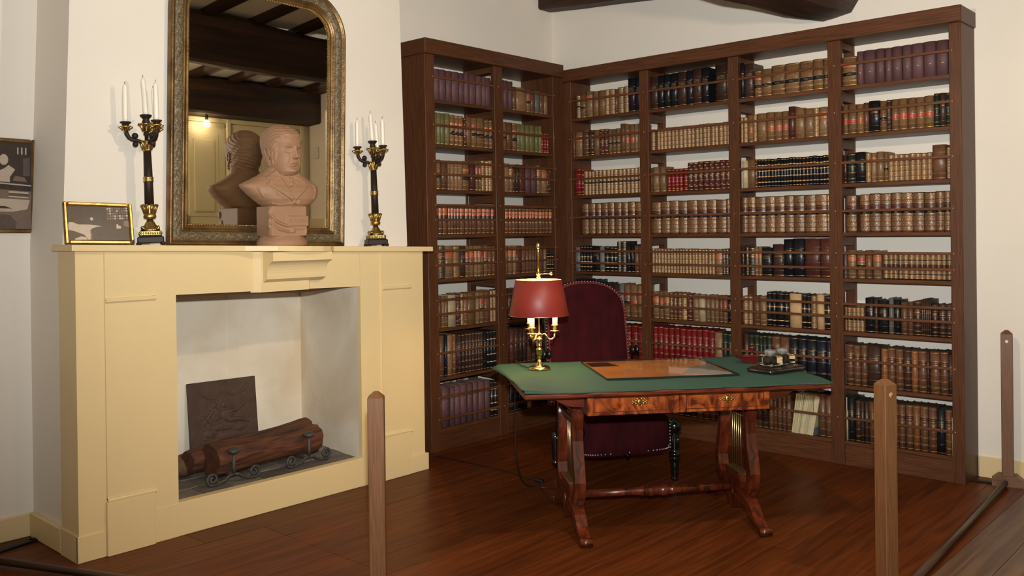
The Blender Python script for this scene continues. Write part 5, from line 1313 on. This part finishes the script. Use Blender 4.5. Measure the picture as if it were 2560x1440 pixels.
# ------------------------------------------------------------------ bouillotte lamp
LP = on_desk(-0.565, 0.246)
lamp = thing('bouillotte_lamp', LP, 'brass bouillotte table lamp with red metal shade and three candle arms, lit', 'lamp', CAMRT)
MB().lathe([(0.0, 0.0), (0.061, 0.0), (0.062, 0.006), (0.058, 0.010), (0.054, 0.016), (0.050, 0.018), (0.047, 0.012), (0.030, 0.012), (0.020, 0.020), (0.014, 0.036), (0.0115, 0.052), (0.0, 0.052)], 'brass', 32).build('base', lamp)
MB().lathe([(0.011, 0.050), (0.009, 0.058), (0.013, 0.062), (0.009, 0.068), (0.014, 0.078), (0.016, 0.086), (0.016, 0.104), (0.020, 0.108), (0.018, 0.114), (0.010, 0.120), (0.010, 0.124), (0.017, 0.130), (0.015, 0.134), (0.015, 0.158), (0.018, 0.162), (0.024, 0.164), (0.020, 0.172), (0.010, 0.178), (0.010, 0.186), (0.015, 0.190), (0.015, 0.198), (0.006, 0.202)], 'brass', 24).build('stem', lamp)
MB().lathe([(0.0045, 0.195), (0.0045, 0.65), (0.006, 0.664), (0.004, 0.668)], 'brass', 12).build('rod', lamp)
MB().lathe([(0.004, 0.664), (0.009, 0.672), (0.0115, 0.683), (0.009, 0.694), (0.003, 0.702), (0.0, 0.703)], 'brass_dull', 14).build('finial', lamp)
MB().lathe([(0.006, 0.502), (0.012, 0.508), (0.009, 0.516), (0.013, 0.524), (0.013, 0.534), (0.007, 0.540)], 'brass', 16).build('collar', lamp)
k_ = MB().tube([(0.006, 0, 0.528), (0.062, 0, 0.530)], 0.0032, 'brass', 8); k_.ball((0.070, 0, 0.5305), (0.010, 0.005, 0.011), 'brass', 12, 8); k_.build('wing_screw', lamp)
sh = MB().lathe([(0.1640, 0.300), (0.1655, 0.302), (0.1285, 0.496), (0.127, 0.4965)], 'shade_red', 64)
sh.f = [f for f in sh.f if len(f) == 4]; nf = len(sh.f); sh.m = sh.m[:nf]; sh.s = sh.s[:nf]; sh.t = sh.t[:nf]
si = MB().lathe([(0.1635, 0.301), (0.1265, 0.4955)], 'shade_inside', 64)
si.f = [f for f in si.f if len(f) == 4]; nf = len(si.f); si.m = si.m[:nf]; si.s = si.s[:nf]; si.t = si.t[:nf]
so_ = sh.build('lamp_shade', lamp); si.build('shade_lining', so_)
rim = MB(); rim.tube([(0.165 * math.cos(2 * PI * i / 64), 0.165 * math.sin(2 * PI * i / 64), 0.3005) for i in range(65)], 0.0022, 'brass_dull', 6); rim.build('shade_rim', so_)
sp_ = MB()
for i in range(3):
    a = 2 * PI * i / 3 + 0.5
    sp_.tube([(0.005 * math.cos(a), 0.005 * math.sin(a), 0.490), (0.127 * math.cos(a), 0.127 * math.sin(a), 0.491)], 0.002, 'brass_dull', 6)
sp_.build('shade_spider', so_)
for i, ang in enumerate((-4, 242, 124)):
    a = math.radians(ang); ca, sa = math.cos(a), math.sin(a); R_ = 0.088
    zt = 0.212 if i == 0 else (0.205 if i == 1 else 0.216)
    Q = lambda r_, z: (r_ * ca, r_ * sa, z)
    ar = MB().tube([Q(0.010, 0.172), Q(0.018, 0.192), Q(0.030, 0.196), Q(0.042, 0.184), Q(0.054, 0.168), Q(0.070, 0.166), Q(0.084, 0.178), Q(R_, zt - 0.004)], [0.005, 0.005, 0.005, 0.005, 0.005, 0.005, 0.005, 0.006], 'brass', 10).build('arm', lamp)
    MB().lathe([(0.004, -0.006), (0.028, -0.001), (0.029, 0.003), (0.012, 0.002), (0.010, 0.006), (0.013, 0.012), (0.012, 0.026), (0.020, 0.030), (0.021, 0.034), (0.0, 0.034)], 'brass', 20, Q(R_, zt)).build('candle_cup', ar)
    MB().lathe([(0.014, 0.034), (0.014, 0.088), (0.0, 0.088)], 'sleeve_cream', 18, Q(R_, zt)).build('candle_sleeve', ar)
    MB().lathe([(0.006, 0.088), (0.009, 0.096), (0.015, 0.112), (0.015, 0.124), (0.008, 0.142), (0.0, 0.150)], 'bulb_glow', 14, Q(R_, zt)).build('bulb', ar)
# cable with in-line switch
def smooth_path(pts, n=8):
    out = []; P_ = [Vector(p) for p in pts]; P_ = [P_[0]] + P_ + [P_[-1]]
    for i in range(1, len(P_) - 2):
        for k in range(n):
            t = k / n; a, b_, c, d = P_[i - 1], P_[i], P_[i + 1], P_[i + 2]
            out.append(0.5 * ((2 * b_) + (-a + c) * t + (2 * a - 5 * b_ + 4 * c - d) * t * t + (-a + 3 * b_ - 3 * c + d) * t ** 3))
    out.append(P_[-2]); return out
cab = thing('lamp_cable', (4.2, 3.635, 0), 'thin black lamp cable with in-line switch, running down from table across the floor', 'cable')
def rel(p): return Vector(p) - Vector((4.2, 3.635, 0))
d0 = on_desk(-0.62, 0.262, 0.006); d1 = on_desk(-0.65, 0.36, 0.008); d2 = on_desk(-0.655, 0.47, 0.008); d3 = on_desk(-0.66, 0.515, -0.01)
pth = [d0, d1, d2, d3, d3 + Vector((0.0, 0.01, -0.3)), d3 + Vector((0.01, 0.01, -0.55)), (4.00, 3.58, 0.05), (4.10, 3.55, 0.006), (4.14, 3.45, 0.005), (4.02, 3.36, 0.005), (4.00, 3.40, 0.005), (4.12, 3.56, 0.006), (4.2, 3.635, 0.008)]
MB().tube(smooth_path([rel(p) for p in pth], 8), 0.0032, 'cord_black', 6).build('cord', cab)
pth = [(4.2, 3.635, 0.008), (4.211, 3.734, 0.005), (4.235, 3.9, 0.005), (4.242, 4.1, 0.005), (4.232, 4.44, 0.005), (4.21, 4.60, 0.005), (4.10, 4.66, 0.005), (4.02, 4.8, 0.005)]
MB().tube(smooth_path([rel(p) for p in pth], 8), 0.0032, 'cord_black', 6).build('cord', cab)
MB().box(-0.016, 0.016, -0.034, 0.034, 0, 0.020, 'cord_black', 0.006).build('switch', cab)

# ------------------------------------------------------------------ armless velvet chair
ch = thing('velvet_chair', (4.649, 3.43, 0), 'dark red velvet chair with arched studded back and ebonised turned legs, behind the table', 'chair', math.radians(-31))
def chleg(x, yy, back=False):
    if not back:
        pr = [(0.016, 0.0), (0.021, 0.004), (0.023, 0.014), (0.019, 0.020), (0.022, 0.030), (0.025, 0.06), (0.028, 0.11), (0.026, 0.125), (0.032, 0.132), (0.034, 0.140), (0.026, 0.150), (0.036, 0.158), (0.038, 0.166), (0.028, 0.176), (0.024, 0.185), (0.026, 0.20), (0.027, 0.285), (0.024, 0.300), (0.036, 0.308), (0.044, 0.325), (0.044, 0.345), (0.034, 0.366), (0.016, 0.376), (0.012, 0.386), (0.0, 0.388)]
        m_ = MB().lathe(pr, 'ebony', 22, (x, yy, 0))
        for k in range(10):
            a = 2 * PI * k / 10
            m_.tube([(x + 0.0265 * math.cos(a), yy + 0.0265 * math.sin(a), 0.20), (x + 0.0275 * math.cos(a), yy + 0.0275 * math.sin(a), 0.285)], 0.003, 'ebony', 5)
        return m_.build('leg', ch)
    pr = [(0.008, 0.0), (0.012, 0.006), (0.010, 0.014), (0.024, 0.028), (0.026, 0.044), (0.014, 0.058), (0.022, 0.066), (0.020, 0.072), (0.022, 0.08), (0.024, 0.2), (0.022, 0.24)]
    return MB().lathe(pr, 'ebony', 18, (x, yy, 0)).build('leg', ch)
chleg(0.318, -0.288); chleg(-0.318, -0.288); chleg(0.235, 0.24, True); chleg(-0.285, 0.22, True)
def seat_ring(z, g, n=56):
    out = []
    for k in range(n):
        a = 2 * PI * k / n; c, s = math.cos(a), math.sin(a); p = 5.5
        x = (0.305 + g) * math.copysign(abs(c) ** (2 / p), c); yy = (0.300 + g) * math.copysign(abs(s) ** (2 / p), s)
        x *= 1.0 - 0.10 * max(0, yy) / 0.3
        out.append((x, yy - 0.02, z))
    return out
se = MB().loft([seat_ring(0.185, -0.012), seat_ring(0.19, 0.0), seat_ring(0.25, 0.006), seat_ring(0.33, 0.008), seat_ring(0.385, 0.004), seat_ring(0.425, -0.03), seat_ring(0.445, -0.10), seat_ring(0.452, -0.2)], 'velvet')
so2 = se.build('seat', ch)
nl = MB()
for i, p in enumerate(seat_ring(0.205, 0.006, 80)):
    nl.ball(p, 0.0048, 'nail_pale', 7, 5)
for sx in (1,):
    for k in range(9): nl.ball((sx * 0.272, -0.322, 0.215 + 0.02 * k), 0.0048, 'nail_pale', 7, 5)
tag(nl.build('stud_row', so2), kind='stuff')
# back: arched panel leaning backwards
def back_outline(g, n=22):
    w_, z0, zs, zt = 0.285 + g, 0.40, 0.98, 1.205 + g
    pts = [(-w_ + 0.01, z0), (-w_, 0.62), (-w_ + 0.004, zs)]
    for k in range(1, n): a = PI - PI * k / n; pts.append(((w_ - 0.004) * math.cos(a) * (abs(math.cos(a)) ** -0.10 if abs(math.cos(a)) > 0.05 else 1.0), zs + (zt - zs) * math.sin(a) ** 0.80))
    pts += [(w_ - 0.004, zs), (w_, 0.62), (w_ - 0.01, z0)]
    return pts
BL = Matrix.Translation((0, 0.29, 0.40)) @ Matrix.Rotation(math.radians(-9), 4, 'X') @ Matrix.Translation((0, 0, -0.40))
def bring(g, yv): return [(x, yv, z) for x, z in back_outline(g)]
MB().loft([bring(0.012, 0.060), bring(0.016, 0.048), bring(0.016, 0.004), bring(0.008, -0.006)], 'ebony', smooth=False, M=BL).build('back_frame', ch)
bp = MB().loft([bring(0.004, 0.0), bring(0.0, -0.018), bring(-0.022, -0.030), bring(-0.07, -0.038), bring(-0.14, -0.042)], 'velvet', M=BL).build('backrest', ch)
tr_ = MB(); ol = back_outline(-0.006, 34); 
tr_.tube([(x, -0.016, z) for x, z in ol], 0.009, 'velvet_trim', 8, M=BL); tr_.build('piping', bp)
nl = MB(); ol = [Vector((x, 0, z)) for x, z in back_outline(0.006, 40)]
acc = 0; 
for p, q in zip(ol[:-1], ol[1:]):
    L_ = (q - p).length; t = -acc
    while t + 0.021 <= L_:
        t += 0.021; v_ = p.lerp(q, t / L_); nl.ball((v_.x, -0.010, v_.z), 0.0046, 'nail_pale', 7, 5, M=BL)
    acc = L_ - t
tag(nl.build('stud_row', bp), kind='stuff')
for s in (-1, 1):
    for dx in (0.0, 0.032): MB().ball((s * (0.300 + dx), 0.29, 0.735), (0.017, 0.03, 0.034), 'ebony', 12, 9).build('side_scroll', ch)

# ================================================================== barrier posts and floor rails
def barrier(loc, rz, label, hgt=0.905, hole=None, feet=True, sz=0.032):
    e = thing('barrier_post', loc, label, 'barrier post', rz, 'wooden barrier posts around the study corner')
    m_ = MB().box(-sz, sz, -sz, sz, 0.035, hgt, 'post_z', 0.0025)
    po = m_.build('post', e)
    q = sz - 0.002
    MB().add([(-q, -q, hgt), (q, -q, hgt), (q, q, hgt), (-q, q, hgt), (-0.008, -0.008, hgt + 0.021), (0.008, -0.008, hgt + 0.021), (0.008, 0.008, hgt + 0.021), (-0.008, 0.008, hgt + 0.021)], [(0, 1, 5, 4), (1, 2, 6, 5), (2, 3, 7, 6), (3, 0, 4, 7), (4, 5, 6, 7)], 'post_z').build('cap', po)
    if hole == 'plug':
        MB().lathe([(0.0, 0.0), (0.0115, 0.0), (0.0115, 0.0015), (0.0, 0.002)], 'plug_wood', 18, M=Matrix.Translation((0, -sz, hgt - 0.042)) @ Matrix.Rotation(PI / 2, 4, 'X')).build('plug', po)
    if hole == 'hole':
        MB().lathe([(0.0, 0.0), (0.009, 0.0), (0.009, 0.0012), (0.0, 0.0012)], 'plaster', 18, M=Matrix.Translation((0, -sz, hgt - 0.045)) @ Matrix.Rotation(PI / 2, 4, 'X')).build('cord_hole', po)
    b_ = MB().prism([(-0.085, 0.0), (0.085, 0.0), (0.085, 0.032), (0.050, 0.062), (-0.050, 0.062), (-0.085, 0.032)], 'y', -0.05, 0.05, 'post_x'); b_.build('base_block', e)
    return e
barrier((5.945, 1.445, 0), math.radians(-76), 'wooden barrier post standing against the wall at the far right', 0.905, 'hole')
barrier((3.775, 1.372, 0), math.radians(-25), 'wooden barrier post with round plug, in front of the rightmost bookcase bay', 0.902, 'plug')
barrier((2.262, 2.805, 0), math.radians(-43.5), 'wooden barrier post in front of the fireplace\'s right pilaster', 0.902)
barrier((1.445, 4.80, 0), math.radians(-78), 'barrier post foot just inside the left edge by the skirting', 0.905)
for nm, a, lb in (('right', (5.945, 1.445), 'flat black iron foot poking out beside the far right barrier post'), ('left', (1.445, 4.80), 'flat black iron foot on the boards at the far left')):
    pass
def iron_foot(loc, rz, lb):
    e = MB().box(-0.02, 0.19, -0.022, 0.022, 0.0, 0.010, 'iron_black', 0.004).lathe([(0.0, 0.0), (0.022, 0.0), (0.022, 0.010), (0, 0.010)], 'iron_black', 16, (0.19, 0, 0)).build('iron_foot')
    e.location = loc; e.rotation_euler = (0, 0, rz); tag(e, lb, 'iron foot', 'iron feet of the barriers')
iron_foot((1.545, 4.865, 0.001), math.radians(14), 'flat black iron foot lying on the boards at the far left')
iron_foot((5.93, 1.50, 0.001), math.radians(100), 'flat black iron foot between bookcase end and far right barrier post')
def rail(p, q, lb):
    p, q = Vector(p), Vector(q); L_ = (q - p).length
    e = MB()
    e.lathe([(0.0, 0.0), (0.0175, 0.0), (0.0175, L_), (0.0, L_)], 'rail_dark_x', 12, M=Matrix.Rotation(PI / 2, 4, 'Y')); o = e.build('barrier_rail')
    o.location = p; o.rotation_euler = (q - p).to_track_quat('X', 'Z').to_euler(); tag(o, lb, 'rail', 'dark round rails along the floor')
rail((5.87, 1.442, 0.028), (3.86, 1.335, 0.028), 'dark round floor rail joining the two right barrier posts')
rail((1.455, 4.72, 0.028), (2.24, 2.90, 0.028), 'dark round floor rail crossing the bottom left corner')
